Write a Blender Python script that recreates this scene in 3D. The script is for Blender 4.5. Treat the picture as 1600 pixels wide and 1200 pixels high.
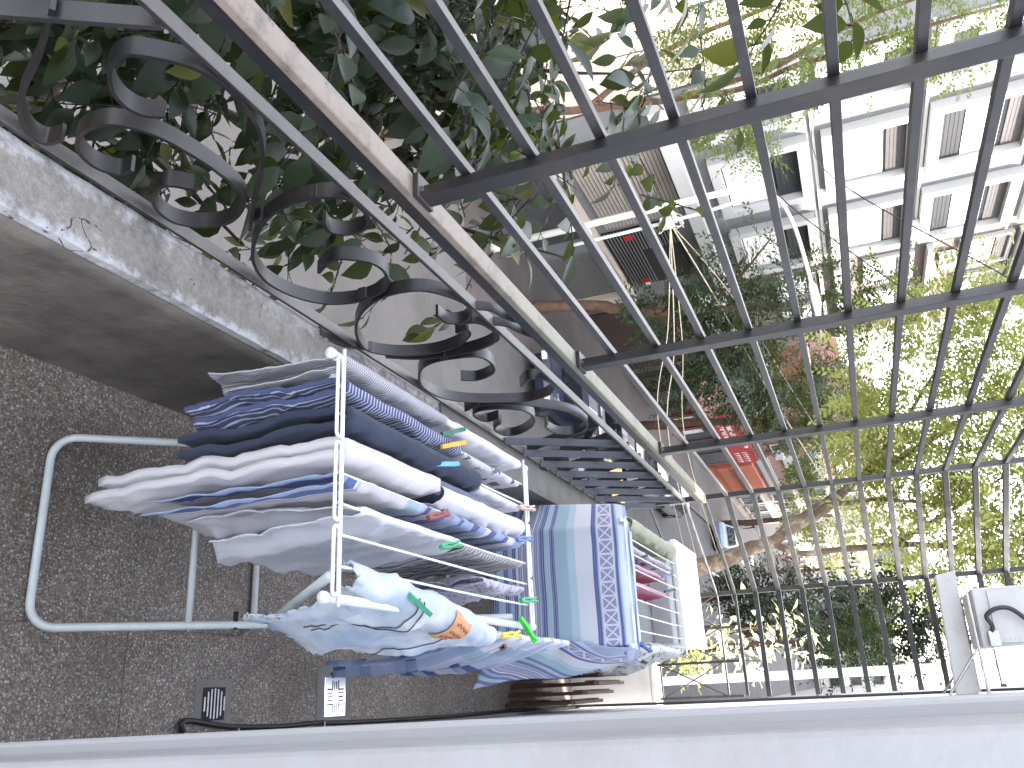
import bpy, math, random
from mathutils import Vector, Matrix, noise
R_ = math.radians
random.seed(7)
for o in list(bpy.data.objects): bpy.data.objects.remove(o)
S = bpy.context.scene
col = S.collection

# ------------------------------------------------------------------ camera
cd = bpy.data.cameras.new('camera'); cam = bpy.data.objects.new('camera', cd); col.objects.link(cam)
cd.sensor_fit = 'HORIZONTAL'; cd.sensor_width = 36; cd.lens = 30.02; cd.clip_start = .02; cd.clip_end = 2000
rt = Vector((.04387, .37021, .92791)); dn = Vector((.93957, .30038, -.16427)); fw = Vector((-.33954, .87904, -.33466))
m3 = Matrix((rt, -dn, -fw)).transposed()
cam.matrix_world = Matrix.Translation((0, 0, 1.7)) @ m3.to_4x4()
S.camera = cam
# ------------------------------------------------------------------ light
SUN = Vector((.76, .65, .92)).normalized()          # towards the sun
w = bpy.data.worlds.new('World'); S.world = w; w.use_nodes = True
nt = w.node_tree; bg = nt.nodes['Background']; sky = nt.nodes.new('ShaderNodeTexSky')
sky.sky_type = 'NISHITA'; sky.sun_disc = False
sky.sun_elevation = math.asin(SUN.z); sky.sun_rotation = math.atan2(SUN.x, SUN.y)
sky.air_density = 1.0; sky.dust_density = 2.0; sky.ozone_density = 1.0
hs = nt.nodes.new('ShaderNodeHueSaturation'); hs.inputs['Saturation'].default_value = .42      # thin high haze: a paler sky
tn = nt.nodes.new('ShaderNodeMix'); tn.data_type = 'RGBA'; tn.blend_type = 'MULTIPLY'; tn.inputs[0].default_value = 1; tn.inputs[7].default_value = (1.04, 1.0, .985, 1)
nt.links.new(sky.outputs[0], hs.inputs['Color']); nt.links.new(hs.outputs[0], tn.inputs[6]); nt.links.new(tn.outputs[2], bg.inputs[0]); bg.inputs[1].default_value = .15
sl = bpy.data.lights.new('sun', 'SUN'); sl.energy = 2.1; sl.angle = R_(.5); sl.color = (1, .94, .84)
so = bpy.data.objects.new('sun', sl); col.objects.link(so); so.location = (10, 10, 40)
so.rotation_euler = SUN.to_track_quat('Z', 'Y').to_euler()
S.view_settings.view_transform = 'Standard'; S.view_settings.look = 'None'
S.view_settings.exposure = 3.42; S.view_settings.gamma = 1.0
S.view_settings.use_curve_mapping = False
S.render.engine = 'CYCLES'

# ------------------------------------------------------------------ materials
def srgb(r, g, b):
    f = lambda c: ((c/255+.055)/1.055)**2.4 if c > 10 else c/255/12.92
    return (f(r), f(g), f(b), 1)
class NT:
    def __init__(s, name):
        s.m = bpy.data.materials.new(name); s.m.use_nodes = True; s.t = s.m.node_tree
        s.b = s.t.nodes['Principled BSDF']
    def n(s, t, **k):
        x = s.t.nodes.new('ShaderNode'+t)
        for a, v in k.items(): setattr(x, a, v)
        return x
    def l(s, a, b): s.t.links.new(a, b)
    def val(s, sock, v):
        if hasattr(v, 'links') or isinstance(v, bpy.types.NodeSocket): s.l(v, sock)
        else: sock.default_value = v
    def math(s, op, a, b=0, c=None):
        x = s.n('Math', operation=op); s.val(x.inputs[0], a); s.val(x.inputs[1], b)
        if c is not None: s.val(x.inputs[2], c)
        return x.outputs[0]
    def mix(s, f, a, b):
        x = s.n('Mix', data_type='RGBA'); s.val(x.inputs[0], f); s.val(x.inputs[6], a); s.val(x.inputs[7], b); return x.outputs[2]
    def noise(s, scale, detail=4, rough=.6, co=None, dist=0):
        x = s.n('TexNoise'); x.inputs['Scale'].default_value = scale; x.inputs['Detail'].default_value = detail
        x.inputs['Roughness'].default_value = rough; x.inputs['Distortion'].default_value = dist
        if co is not None: s.l(co, x.inputs['Vector'])
        return x.outputs[0]
    def co(s, which='Object'): return s.n('TexCoord').outputs[which]
    def pos(s): return s.n('NewGeometry').outputs['Position']
    def ramp(s, f, stops, const=False):
        x = s.n('ValToRGB'); s.val(x.inputs[0], f); e = x.color_ramp
        if const: e.interpolation = 'CONSTANT'
        while len(e.elements) < len(stops): e.elements.new(.5)
        for el, (p, c) in zip(e.elements, stops): el.position = p; el.color = c if len(c) == 4 else (*c, 1)
        return x.outputs[0]
    def bump(s, h, strength=.3, dist=.002):
        x = s.n('Bump'); x.inputs['Strength'].default_value = strength; x.inputs['Distance'].default_value = dist
        s.l(h, x.inputs['Height']); s.l(x.outputs[0], s.b.inputs['Normal'])
    def done(s, color=None, rough=.6, metal=0., spec=None):
        if color is not None: s.val(s.b.inputs['Base Color'], color)
        s.val(s.b.inputs['Roughness'], rough); s.b.inputs['Metallic'].default_value = metal
        if spec is not None: s.b.inputs['Specular IOR Level'].default_value = spec
        return s.m
def plain(name, c, rough=.6, metal=0, var=.25, sc=8, bump=0, bsc=60, bd=.002, spec=None, dirt=None, dsc=2., lit_top=None):
    t = NT(name); p = t.pos()
    c = (*c, 1) if len(c) == 3 else c
    d = tuple(max(0, x*(1-var)) for x in c[:3])+(1,)
    u = tuple(min(1, x*(1+var*.6)) for x in c[:3])+(1,)
    f = t.noise(sc, 5, .65, p)
    k = t.ramp(f, [(.3, d), (.7, u)])
    if dirt:
        g = t.noise(dsc, 6, .7, p); g = t.ramp(g, [(.5, (0, 0, 0, 1)), (.72, (1, 1, 1, 1))])
        k = t.mix(g, k, (*dirt, 1))
    if lit_top:                                   # upward faces painted paler, as though lit from above
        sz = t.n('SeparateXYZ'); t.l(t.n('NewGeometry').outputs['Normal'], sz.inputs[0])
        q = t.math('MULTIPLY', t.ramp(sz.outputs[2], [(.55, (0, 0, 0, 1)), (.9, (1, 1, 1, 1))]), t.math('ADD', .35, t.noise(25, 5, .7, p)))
        k = t.mix(q, k, (*lit_top, 1))
    if bump: t.bump(t.noise(bsc, 4, .6, p), bump, bd)
    return t.done(k, rough, metal, spec)
Mt = {}
Mt['iron'] = plain('painted_iron', (.009, .009, .011), .38, 0, .3, 14, .25, 70, .0015, dirt=(.035, .024, .017), dsc=9, lit_top=(.045, .043, .042))
Mt['blackpaint'] = plain('black_gloss_paint', (.006, .006, .007), .42, 0, .3, 14)
Mt['skylit_iron'] = plain('sky_lit_iron', (.048, .052, .066), .4, 0, .3, 14, .15, 70, .001)  # sky light on one lattice layer, painted in as a paler bluish tone
def handrail_mat():
    t = NT('worn_rail_paint'); p = t.pos(); sx = t.n('SeparateXYZ'); t.l(p, sx.inputs[0])
    k = t.math('ADD', sx.outputs[1], t.math('MULTIPLY', t.noise(9, 5, .6, p), .8))
    c = t.ramp(t.math('DIVIDE', k, 5), [(.36, (.215, .178, .148)), (.50, (.17, .165, .115)), (.8, (.175, .17, .12))])
    d = t.ramp(t.noise(14, 6, .7, p), [(.5, (0, 0, 0)), (.70, (1, 1, 1))]); c = t.mix(d, c, (.11, .092, .076, 1))
    e = t.ramp(t.noise(70, 4, .7, p), [(.64, (0, 0, 0)), (.68, (1, 1, 1))]); c = t.mix(e, c, (.035, .03, .028, 1))
    t.bump(t.noise(60, 4, .6, p), .3, .001)
    return t.done(c, .5)
Mt['handrail'] = handrail_mat()
Mt['barlight'] = plain('grey_painted_bar', (.017, .0165, .019), .4, 0, .35, 16, .15, 90, .001, dirt=(.04, .034, .03), dsc=9, lit_top=(.12, .11, .10))
Mt['white_wall'] = plain('white_plaster', (.80, .80, .82), .7, 0, .05, 3, .2, 40, .003, dirt=(.70, .70, .73), dsc=1.5)
Mt['jamb'] = plain('grey_white_joinery', (.235, .235, .243), .55, 0, .08, 9, .35, 55, .003, dirt=(.205, .203, .205), dsc=7)
Mt['jamb_lt'] = plain('pale_joinery', (.31, .31, .325), .6, 0, .05, 3)
Mt['white_paint'] = plain('white_paint', (.40, .40, .40), .5, 0, .1, 4, .15, 60, .001, dirt=(.29, .275, .26), dsc=4)
Mt['enamel'] = plain('white_enamel', (.72, .73, .73), .3, 0, .05, 4)
Mt['rack_tube'] = plain('pale_rack_tube', (.62, .65, .64), .33, 0, .08, 20)
Mt['rack_leg'] = plain('grey_rack_leg', (.46, .50, .50), .35, 0, .1, 20)
Mt['concrete'] = plain('stained_concrete', (.125, .11, .095), .85, 0, .6, 4.5, .6, 40, .008, dirt=(.05, .046, .042), dsc=3.0)
Mt['cement'] = plain('smooth_cement', (.15, .145, .135), .8, 0, .25, 6, .4, 60, .003)
Mt['rubber'] = plain('black_rubber', (.012, .012, .013), .5)
Mt['chrome'] = plain('polished_steel', (.78, .8, .82), .18, 1, .05)
Mt['dullsteel'] = plain('dull_steel', (.3, .3, .31), .35, 1, .2, 30)
Mt['dark'] = plain('dark_void', (.008, .008, .009), .8)
Mt['wood'] = plain('dark_stained_wood', (.085, .040, .026), .6, 0, .4, 9, .2, 50, .002)
Mt['bark'] = plain('brown_bark', (.085, .06, .04), .9, 0, .55, 7, .9, 26, .03, dirt=(.26, .22, .16), dsc=4)
Mt['bark_red'] = plain('reddish_bark', (.13, .075, .05), .85, 0, .4, 5, .6, 20, .02)
Mt['twig'] = plain('twig', (.03, .022, .014), .8)
Mt['asphalt'] = plain('pale_worn_asphalt', (.085, .082, .08), .85, 0, .15, 1.2, .3, 30, .01, dirt=(.06, .056, .054), dsc=.5)
Mt['tile_pave'] = plain('reddish_pavement', (.078, .064, .060), .8, 0, .3, .9, .2, 20, .01, dirt=(.05, .048, .047), dsc=.3)
Mt['pave'] = plain('grey_pavement', (.11, .105, .10), .8, 0, .2, 1, .2, 20, .01)
Mt['ground'] = plain('ground', (.08, .078, .075), .9, 0, .2, .2)
Mt['facade_grey'] = plain('pale_grey_render', (.15, .155, .16), .8, 0, .08, .8, dirt=(.125, .125, .127), dsc=.35)
Mt['facade_white'] = plain('white_render', (.42, .42, .41), .75, 0, .06, 1)
Mt['facade_beige'] = plain('beige_render', (.55, .46, .37), .8, 0, .12, .7, dirt=(.40, .34, .28), dsc=.4)
Mt['facade_dark'] = plain('dark_grey_render', (.045, .045, .048), .8, 0, .2, .7)
Mt['pink'] = plain('pink_brick', (.30, .18, .15), .8, 0, .2, 2)
Mt['facade_rose'] = plain('dusty_rose_render', (.15, .115, .105), .8, 0, .15, 1.5)
Mt['salmon'] = plain('salmon_paint', (.52, .15, .085), .7, 0, .12, 1)
Mt['terracotta'] = plain('terracotta_render', (.22, .08, .055), .8, 0, .2, .8)
Mt['brown_wall'] = plain('brown_shopfront', (.045, .022, .018), .7, 0, .3, 1)
Mt['shutter'] = plain('grey_brown_shutter', (.075, .066, .066), .6, 0, .2, 3)
Mt['shutter_dk'] = plain('dark_shutter', (.018, .019, .023), .6, 0, .2, 3)
Mt['blind'] = plain('white_blind', (.78, .78, .77), .7, 0, .04, 1)
Mt['louvre'] = plain('beige_louvre', (.24, .21, .18), .65, 0, .12, 3)
Mt['garage'] = plain('grey_metal_shutter', (.16, .16, .155), .5, 0, .12, 2)
Mt['awning'] = plain('brown_awning_canvas', (.17, .06, .04), .8, 0, .15, 3)
Mt['red'] = plain('red_sign_plastic', (.36, .006, .01), .45, 0, .08, 1)
Mt['yellow'] = plain('yellow_paint', (.72, .46, .01), .45, 0, .08, 1)
Mt['lettering'] = plain('white_lettering', (.8, .78, .75), .6)
Mt['glass'] = plain('dark_glass', (.02, .024, .03), .06)
Mt['carglass'] = plain('car_glass', (.015, .018, .022), .05)
Mt['tyre'] = plain('tyre', (.015, .015, .015), .8)
Mt['lamp_paint'] = plain('pale_pole_paint', (.66, .68, .62), .5, 0, .12, 2)
Mt['wire_pale'] = plain('pale_cable', (.52, .45, .33), .7)
Mt['wire_dark'] = plain('dark_cable', (.03, .03, .03), .7)
Mt['skin'] = plain('skin', (.42, .24, .16), .55, 0, .05)
Mt['cloth_black'] = plain('black_cloth', (.02, .02, .024), .85)
Mt['cloth_light'] = plain('light_cloth', (.55, .56, .62), .85)
Mt['hair'] = plain('dark_hair', (.02, .015, .012), .6)

def terrazzo():
    t = NT('terrazzo'); p = t.pos()
    v = t.n('TexVoronoi', feature='F1'); v.inputs['Scale'].default_value = 118; t.l(p, v.inputs['Vector'])
    v2 = t.n('TexVoronoi', feature='F1'); v2.inputs['Scale'].default_value = 260; t.l(p, v2.inputs['Vector'])
    sep = t.n('SeparateColor'); t.l(v.outputs['Color'], sep.inputs[0])
    sep2 = t.n('SeparateColor'); t.l(v2.outputs['Color'], sep2.inputs[0])
    chip = t.ramp(sep.outputs[0], [(0, (.06, .055, .05)), (.2, (.13, .10, .08)), (.42, (.17, .163, .155)), (.58, (.105, .09, .075)), (.72, (.25, .245, .235)), (.87, (.13, .075, .058)), (.92, (.38, .37, .35))], True)
    small = t.ramp(sep2.outputs[1], [(0, (.07, .062, .052)), (.3, (.13, .115, .10)), (.7, (.18, .165, .15)), (.9, (.30, .29, .27))], True)
    d = t.ramp(v.outputs['Distance'], [(.30, (1, 1, 1, 1)), (.42, (0, 0, 0, 1))])
    c = t.mix(d, small, chip)
    st = t.noise(3.5, 6, .65, p); st = t.ramp(st, [(.35, (.76, .70, .64, 1)), (.7, (1.22, 1.18, 1.14, 1))])
    m = t.n('Mix', data_type='RGBA', blend_type='MULTIPLY'); m.inputs[0].default_value = 1
    t.l(c, m.inputs[6]); t.l(st, m.inputs[7])
    t.bump(v.outputs['Distance'], .12, .002)
    return t.done(m.outputs[2], .62)
Mt['terrazzo'] = terrazzo()
def coping():
    t = NT('peeling_whitewash'); p = t.pos()
    a = t.noise(7, 8, .72, p); b = t.noise(26, 6, .7, p)
    base = t.ramp(t.math('ADD', t.math('MULTIPLY', a, .6), t.math('MULTIPLY', t.noise(60, 5, .75, p), .4)), [(.34, (.11, .107, .105)), (.46, (.20, .19, .175)), (.55, (.26, .24, .215)), (.66, (.36, .35, .34))])
    sx = t.n('SeparateXYZ'); t.l(p, sx.inputs[0])
    e = t.math('ABSOLUTE', t.math('ADD', sx.outputs[0], .857))            # worn white lime is thickest on both arrises
    e = t.math('ADD', e, t.math('MULTIPLY', t.math('SUBTRACT', b, .5), .13))
    e = t.math('ADD', e, t.math('MULTIPLY', t.math('SUBTRACT', a, .5), .12))
    f = t.ramp(e, [(.042, (0, 0, 0, 1)), (.075, (1, 1, 1, 1))])
    c = t.mix(f, base, (.46, .46, .48, 1))
    g = t.ramp(b, [(.30, (1, 1, 1, 1)), (.37, (0, 0, 0, 1))])
    c = t.mix(g, c, (.09, .08, .075, 1))
    cr = t.n('TexVoronoi', feature='DISTANCE_TO_EDGE'); cr.inputs['Scale'].default_value = 5.5
    wv = t.n('Mix', data_type='VECTOR'); wv.inputs[0].default_value = .06; t.l(p, wv.inputs[4]); nz = t.n('TexNoise'); nz.inputs['Scale'].default_value = 14; t.l(p, nz.inputs['Vector']); t.l(nz.outputs['Color'], wv.inputs[5]); t.l(wv.outputs[1], cr.inputs['Vector'])
    ck = t.math('MULTIPLY', t.math('LESS_THAN', cr.outputs['Distance'], .008), t.math('GREATER_THAN', a, .55))
    c = t.mix(ck, c, (.05, .045, .04, 1))
    t.bump(t.math('ADD', b, t.math('MULTIPLY', t.noise(120, 4, .7, p), .5)), .9, .006)
    return t.done(c, .85)
Mt['coping'] = coping()

def fabric(name, color, rough=.9, wr=.15):
    """colour = function(NT, u, v) giving a colour socket, or a tuple"""
    t = NT(name)
    uv = t.co('UV'); sx = t.n('SeparateXYZ'); t.l(uv, sx.inputs[0])
    c = color(t, sx.outputs[0], sx.outputs[1], uv) if callable(color) else (*color, 1)
    p = t.pos()
    h = t.noise(45, 5, .6, p)
    h2 = t.noise(1200, 1, .5, p)
    t.bump(t.math('ADD', h, t.math('MULTIPLY', h2, .15)), .35, .004)
    t.b.inputs['Sheen Weight'].default_value = wr
    m = t.done(c, rough, 0, .2)
    # thin cloth passes some light
    tr = t.n('BsdfTranslucent'); t.val(tr.inputs[0], c); mx = t.n('MixShader'); mx.inputs[0].default_value = .42
    out = t.t.nodes['Material Output']; t.l(t.b.outputs[0], mx.inputs[1]); t.l(tr.outputs[0], mx.inputs[2]); t.l(mx.outputs[0], out.inputs[0])
    return m
def stripe(n, a, b, duty=.5, axis=0, wob=.007):
    def f(t, u, v, uv):
        s = v if axis else u
        s = t.math('ADD', s, t.math('MULTIPLY', t.noise(6, 2, .5, uv), wob))
        k = t.math('FRACT', t.math('ADD', t.math('MULTIPLY', s, n), .55))
        k = t.math('LESS_THAN', k, duty)
        return t.mix(k, (*a, 1), (*b, 1))
    return f
def bands(stops, axis=0):
    def f(t, u, v, uv):
        s = v if axis else u
        return t.ramp(s, stops, True)
    return f
Bl, Lb, Te, Wt, Pu = (.14, .18, .39), (.42, .51, .69), (.44, .60, .68), (.77, .79, .85), (.35, .35, .50)
Mt['pin_grey'] = fabric('grey_pinstripe_cotton', stripe(60, (.66, .66, .70), (.22, .22, .26), .33))
Mt['pin_blue'] = fabric('blue_white_striped_cotton', stripe(44, (.10, .13, .27), (.66, .68, .76), .30))
Mt['navy'] = fabric('navy_twill', lambda t, u, v, uv: t.mix(t.noise(7, 4, .6, uv), (.035, .048, .085, 1), (.075, .095, .15, 1)), .85)
Mt['offwhite'] = fabric('off_white_cotton', (.80, .78, .80))
Mt['white_cotton'] = fabric('white_cotton', (.82, .82, .86))
Mt['greyblue'] = fabric('grey_blue_cotton', (.20, .23, .33))
def towel_u(t, u, v, uv):
    return t.ramp(u, [(0, Lb), (.012, Bl), (.05, Wt), (.058, Lb), (.066, (.70, .68, .70)), (.27, Te), (.33, (.60, .63, .70)), (.37, Bl), (.39, (.60, .6, .7)), (.44, Bl), (.47, Pu), (.52, Lb), (.56, Bl), (.58, Lb), (.64, Bl), (.68, Lb), (.73, Wt), (.76, Bl), (.80, Lb), (.86, Bl), (.89, Wt), (.94, Lb)], True)
Mt['towel'] = fabric('striped_towel', towel_u)
Mt['pin_far'] = fabric('fine_grey_striped_cotton', stripe(22, (.60, .585, .60), (.20, .19, .21), .35, 0))
Mt['denim'] = fabric('pale_bleached_denim', lambda t, u, v, uv: t.mix(t.ramp(t.noise(5, 5, .6, uv), [(.38, (0, 0, 0)), (.66, (1, 1, 1))]), (.50, .60, .72, 1), (.82, .84, .84, 1)))
Mt['lace'] = fabric('white_lace', lambda t, u, v, uv: t.mix(t.ramp(t.noise(38, 2, .5, uv), [(.52, (0, 0, 0)), (.6, (1, 1, 1))]), (.68, .66, .74, 1), (.42, .40, .50, 1)))
Mt['pink_cloth'] = fabric('pink_cotton', lambda t, u, v, uv: t.ramp(v, [(.35, (.72, .50, .60)), (.62, (.50, .07, .16))]))
Mt['print_cloth'] = fabric('white_printed_cotton', lambda t, u, v, uv: t.mix(t.ramp(t.noise(9, 3, .5, uv, .6), [(.60, (0, 0, 0)), (.62, (1, 1, 1))]), (.70, .69, .74, 1), (.16, .15, .17, 1)))
Mt['green_towel'] = fabric('sage_green_towel', lambda t, u, v, uv: t.mix(t.noise(8, 4, .6, uv), (.44, .48, .34, 1), (.60, .62, .50, 1)))
Mt['floral'] = fabric('white_leaf_print', lambda t, u, v, uv: t.mix(t.ramp(t.noise(10, 3, .55, uv, 1.2), [(.575, (0, 0, 0)), (.60, (1, 1, 1)), (.66, (1, 1, 1)), (.68, (0, 0, 0))]), (.72, .73, .74, 1), (.10, .15, .075, 1)))
def big_towel(t, u, v, uv):
    c = t.ramp(v, [(0, Bl), (.05, Te), (.10, Bl), (.135, Lb), (.165, Bl), (.195, Wt), (.21, Pu), (.235, Wt), (.245, Pu), (.275, Lb), (.285, Pu), (.315, Wt), (.325, Pu), (.35, Lb),
        (.365, Bl), (.40, Te), (.445, Bl), (.475, Lb), (.485, Te), (.57, (.56, .70, .78)), (.625, Wt), (.745, Bl), (.775, Lb), (.785, Pu), (.90, Bl), (.92, Lb), (.93, (.62, .70, .86)), (.975, Lb)], True)
    fine = t.math('LESS_THAN', t.math('FRACT', t.math('MULTIPLY', v, 62)), .22)
    c = t.mix(t.math('MULTIPLY', fine, t.math('ADD', .2, t.math('MULTIPLY', t.math('LESS_THAN', v, .5), .45))), c, (*Wt, 1))
    # crossed diamond border printed near the top
    k = t.math('FRACT', t.math('MULTIPLY', u, 13))
    q = t.math('DIVIDE', t.math('SUBTRACT', v, .79), .105)
    d1 = t.math('ABSOLUTE', t.math('SUBTRACT', k, q)); d2 = t.math('ABSOLUTE', t.math('SUBTRACT', t.math('SUBTRACT', 1, k), q))
    dd = t.math('MINIMUM', d1, d2)
    dd = t.math('MINIMUM', dd, t.math('MINIMUM', k, t.math('SUBTRACT', 1, k)))
    dd = t.math('MINIMUM', dd, t.math('MINIMUM', t.math('ABSOLUTE', q), t.math('ABSOLUTE', t.math('SUBTRACT', q, 1))))
    line = t.math('LESS_THAN', dd, .075)
    inb = t.math('MULTIPLY', t.math('GREATER_THAN', v, .785), t.math('LESS_THAN', v, .90))
    return t.mix(t.math('MULTIPLY', line, inb), c, (.74, .76, .86, 1))
Mt['big_towel'] = fabric('blue_banded_towel', big_towel)
Mt['plaid'] = fabric('blue_plaid_cotton', lambda t, u, v, uv: t.mix(t.math('MULTIPLY', t.math('LESS_THAN', t.math('FRACT', t.math('MULTIPLY', u, 7)), .3), .75), t.ramp(v, [(0, Wt), (.3, Lb), (.36, Wt), (.5, Te), (.56, (.62, .66, .78)), (.7, Bl), (.74, Lb), (.78, Wt), (.86, Bl), (.9, Te), (.95, Bl)], True), (*Lb, 1)))

def leafmat(name, c1, c2, trans=.35, rough=.42, spec=.5, odd=None):
    t = NT(name)
    o = t.n('ObjectInfo'); p = t.pos()
    r = t.math('FRACT', t.math('ADD', o.outputs['Random'], t.noise(2.2, 3, .7, p)))
    g = t.n('NewGeometry'); ri = g.outputs['Random Per Island']
    k = t.math('FRACT', t.math('ADD', t.math('MULTIPLY', ri, .8), t.math('MULTIPLY', r, .4)))
    c = t.mix(k, (*c1, 1), (*c2, 1))
    if odd: c = t.mix(t.math('GREATER_THAN', t.math('FRACT', t.math('MULTIPLY', t.math('ADD', ri, o.outputs['Random']), 7.31)), .93), c, (*odd, 1))
    t.done(c, rough, 0, spec)
    tr = t.n('BsdfTranslucent'); mxc = t.mix(.35, c, (.35, .42, .04, 1)); t.l(mxc, tr.inputs[0])
    mx = t.n('MixShader'); mx.inputs[0].default_value = trans
    out = t.t.nodes['Material Output']; t.l(t.b.outputs[0], mx.inputs[1]); t.l(tr.outputs[0], mx.inputs[2]); t.l(mx.outputs[0], out.inputs[0])
    return t.m
Mt['ficus'] = leafmat('glossy_dark_leaf', (.006, .016, .007), (.020, .040, .020), .18, .38, .4, (.07, .075, .012))
Mt['leaf_dark'] = leafmat('dark_street_leaf', (.012, .03, .012), (.028, .056, .02), .25, .5)
Mt['leaf_yel'] = leafmat('yellow_green_leaf', (.16, .19, .045), (.30, .31, .11), .5, .5)
Mt['leaf_mid'] = leafmat('mid_green_leaf', (.05, .08, .02), (.11, .15, .04), .42, .5)
Mt['leaf_pale'] = leafmat('pale_variegated_leaf', (.42, .44, .26), (.60, .58, .42), .35, .5)
Mt['leaf_needle'] = leafmat('deep_green_leaf', (.009, .02, .01), (.018, .036, .016), .2, .5)

# ------------------------------------------------------------------ mesh helpers
class MB:
    def __init__(s): s.v = []; s.f = []; s.uv = None
    def add(s, vs, fs):
        b = len(s.v); s.v += [tuple(v) for v in vs]; s.f += [tuple(i+b for i in f) for f in fs]; return s
    def box(s, x0, x1, y0, y1, z0, z1):
        return s.add([(x0, y0, z0), (x1, y0, z0), (x1, y1, z0), (x0, y1, z0), (x0, y0, z1), (x1, y0, z1), (x1, y1, z1), (x0, y1, z1)],
                     [(0, 3, 2, 1), (4, 5, 6, 7), (0, 1, 5, 4), (1, 2, 6, 5), (2, 3, 7, 6), (3, 0, 4, 7)])
    def obox(s, c, ax, ay, az):
        """box from centre and three half-axis vectors"""
        c, ax, ay, az = map(Vector, (c, ax, ay, az))
        vs = [c+sx*ax+sy*ay+sz*az for sz in (-1, 1) for sx, sy in ((-1, -1), (1, -1), (1, 1), (-1, 1))]
        return s.add(vs, [(0, 3, 2, 1), (4, 5, 6, 7), (0, 1, 5, 4), (1, 2, 6, 5), (2, 3, 7, 6), (3, 0, 4, 7)])
    def prism(s, poly, x0, x1, axis=0):
        n = len(poly)
        def P(x, a, b): return (x, a, b) if axis == 0 else ((a, x, b) if axis == 1 else (a, b, x))
        vs = [P(x0, *p) for p in poly]+[P(x1, *p) for p in poly]
        fs = [tuple(range(n-1, -1, -1)), tuple(range(n, 2*n))]+[(i, (i+1) % n, (i+1) % n+n, i+n) for i in range(n)]
        return s.add(vs, fs)
    def tube(s, pts, r, n=8, caps=True, r1=None):
        pts = [Vector(p) for p in pts]; N = len(pts); up = Vector((0, 0, 1)); rings = []; pu = None
        for i, p in enumerate(pts):
            d = (pts[min(i+1, N-1)]-pts[max(i-1, 0)]).normalized()
            if pu is None:
                pu = d.orthogonal().normalized() if abs(d.z) > .9 else (up-d*up.dot(d)).normalized()
            else:
                pu = (pu-d*pu.dot(d)).normalized()
            q = d.cross(pu)
            rr = r[i] if isinstance(r, (list, tuple)) else (r if r1 is None else r+(r1-r)*i/(N-1))
            rings.append([p+rr*(math.cos(2*math.pi*k/n)*pu+math.sin(2*math.pi*k/n)*q) for k in range(n)])
        vs = [v for rg in rings for v in rg]; fs = []
        for i in range(N-1):
            for k in range(n):
                a = i*n+k; b = i*n+(k+1) % n
                fs.append((a, b, b+n, a+n))
        if caps: fs += [tuple(range(n-1, -1, -1)), tuple(range((N-1)*n, N*n))]
        return s.add(vs, fs)
    def sweep(s, pts, side, w, h, caps=True):
        """flat bar swept along pts: `side` = constant half-width direction, h thickness"""
        pts = [Vector(p) for p in pts]; N = len(pts); sd = Vector(side).normalized(); vs = []; fs = []
        for i, p in enumerate(pts):
            d = (pts[min(i+1, N-1)]-pts[max(i-1, 0)]).normalized(); nn = sd.cross(d).normalized()
            vs += [p+sd*w/2*a+nn*h/2*b for a, b in ((-1, -1), (1, -1), (1, 1), (-1, 1))]
        for i in range(N-1):
            for k in range(4):
                a = i*4+k; b = i*4+(k+1) % 4
                fs.append((a, b, b+4, a+4))
        if caps: fs += [(3, 2, 1, 0), tuple(range((N-1)*4, N*4))]
        return s.add(vs, fs)
    def mitre(s, pts, w, h):
        """rectangular bar along a horizontal polyline, mitred corners; w horizontal, h vertical"""
        pts = [Vector(p) for p in pts]; N = len(pts); vs = []; fs = []; Z = Vector((0, 0, 1))
        for i, p in enumerate(pts):
            d0 = (pts[i]-pts[i-1]).normalized() if i else (pts[1]-pts[0]).normalized()
            d1 = (pts[i+1]-pts[i]).normalized() if i < N-1 else d0
            n0 = Z.cross(d0); n1 = Z.cross(d1); b = (n0+n1).normalized(); k = 1/max(.3, b.dot(n0))
            vs += [p+b*k*w/2*a+Z*h/2*c for a, c in ((-1, -1), (1, -1), (1, 1), (-1, 1))]
        for i in range(N-1):
            for k in range(4):
                a = i*4+k; b = i*4+(k+1) % 4; fs.append((a, a+4, b+4, b))
        fs += [(0, 1, 2, 3), tuple(range(N*4-1, N*4-5, -1))]
        return s.add(vs, fs)
    def grid(s, fn, m, n, uvfn=None):
        b = len(s.v); s.uv = s.uv or {}
        for i in range(m+1):
            for j in range(n+1):
                s.v.append(tuple(fn(i/m, j/n)))
                s.uv[b+i*(n+1)+j] = uvfn(i/m, j/n) if uvfn else (j/n, i/m)
        for i in range(m):
            for j in range(n):
                a = b+i*(n+1)+j; s.f.append((a, a+1, a+n+2, a+n+1))
        return s
    def mesh(s, name, smooth=False):
        me = bpy.data.meshes.new(name); me.from_pydata(s.v, [], s.f)
        if s.uv:
            L = me.uv_layers.new(name='uv').data
            for lp in me.loops: L[lp.index].uv = s.uv.get(lp.vertex_index, (0, 0))
        if smooth: me.polygons.foreach_set('use_smooth', [True]*len(me.polygons))
        me.update(); return me
    def build(s, name, mat, parent=None, smooth=False, bevel=0, seg=2, solid=0, sub=0):
        me = s.mesh(name, smooth)
        return mk(name, me, mat, parent, bevel, seg, solid, sub)
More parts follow.
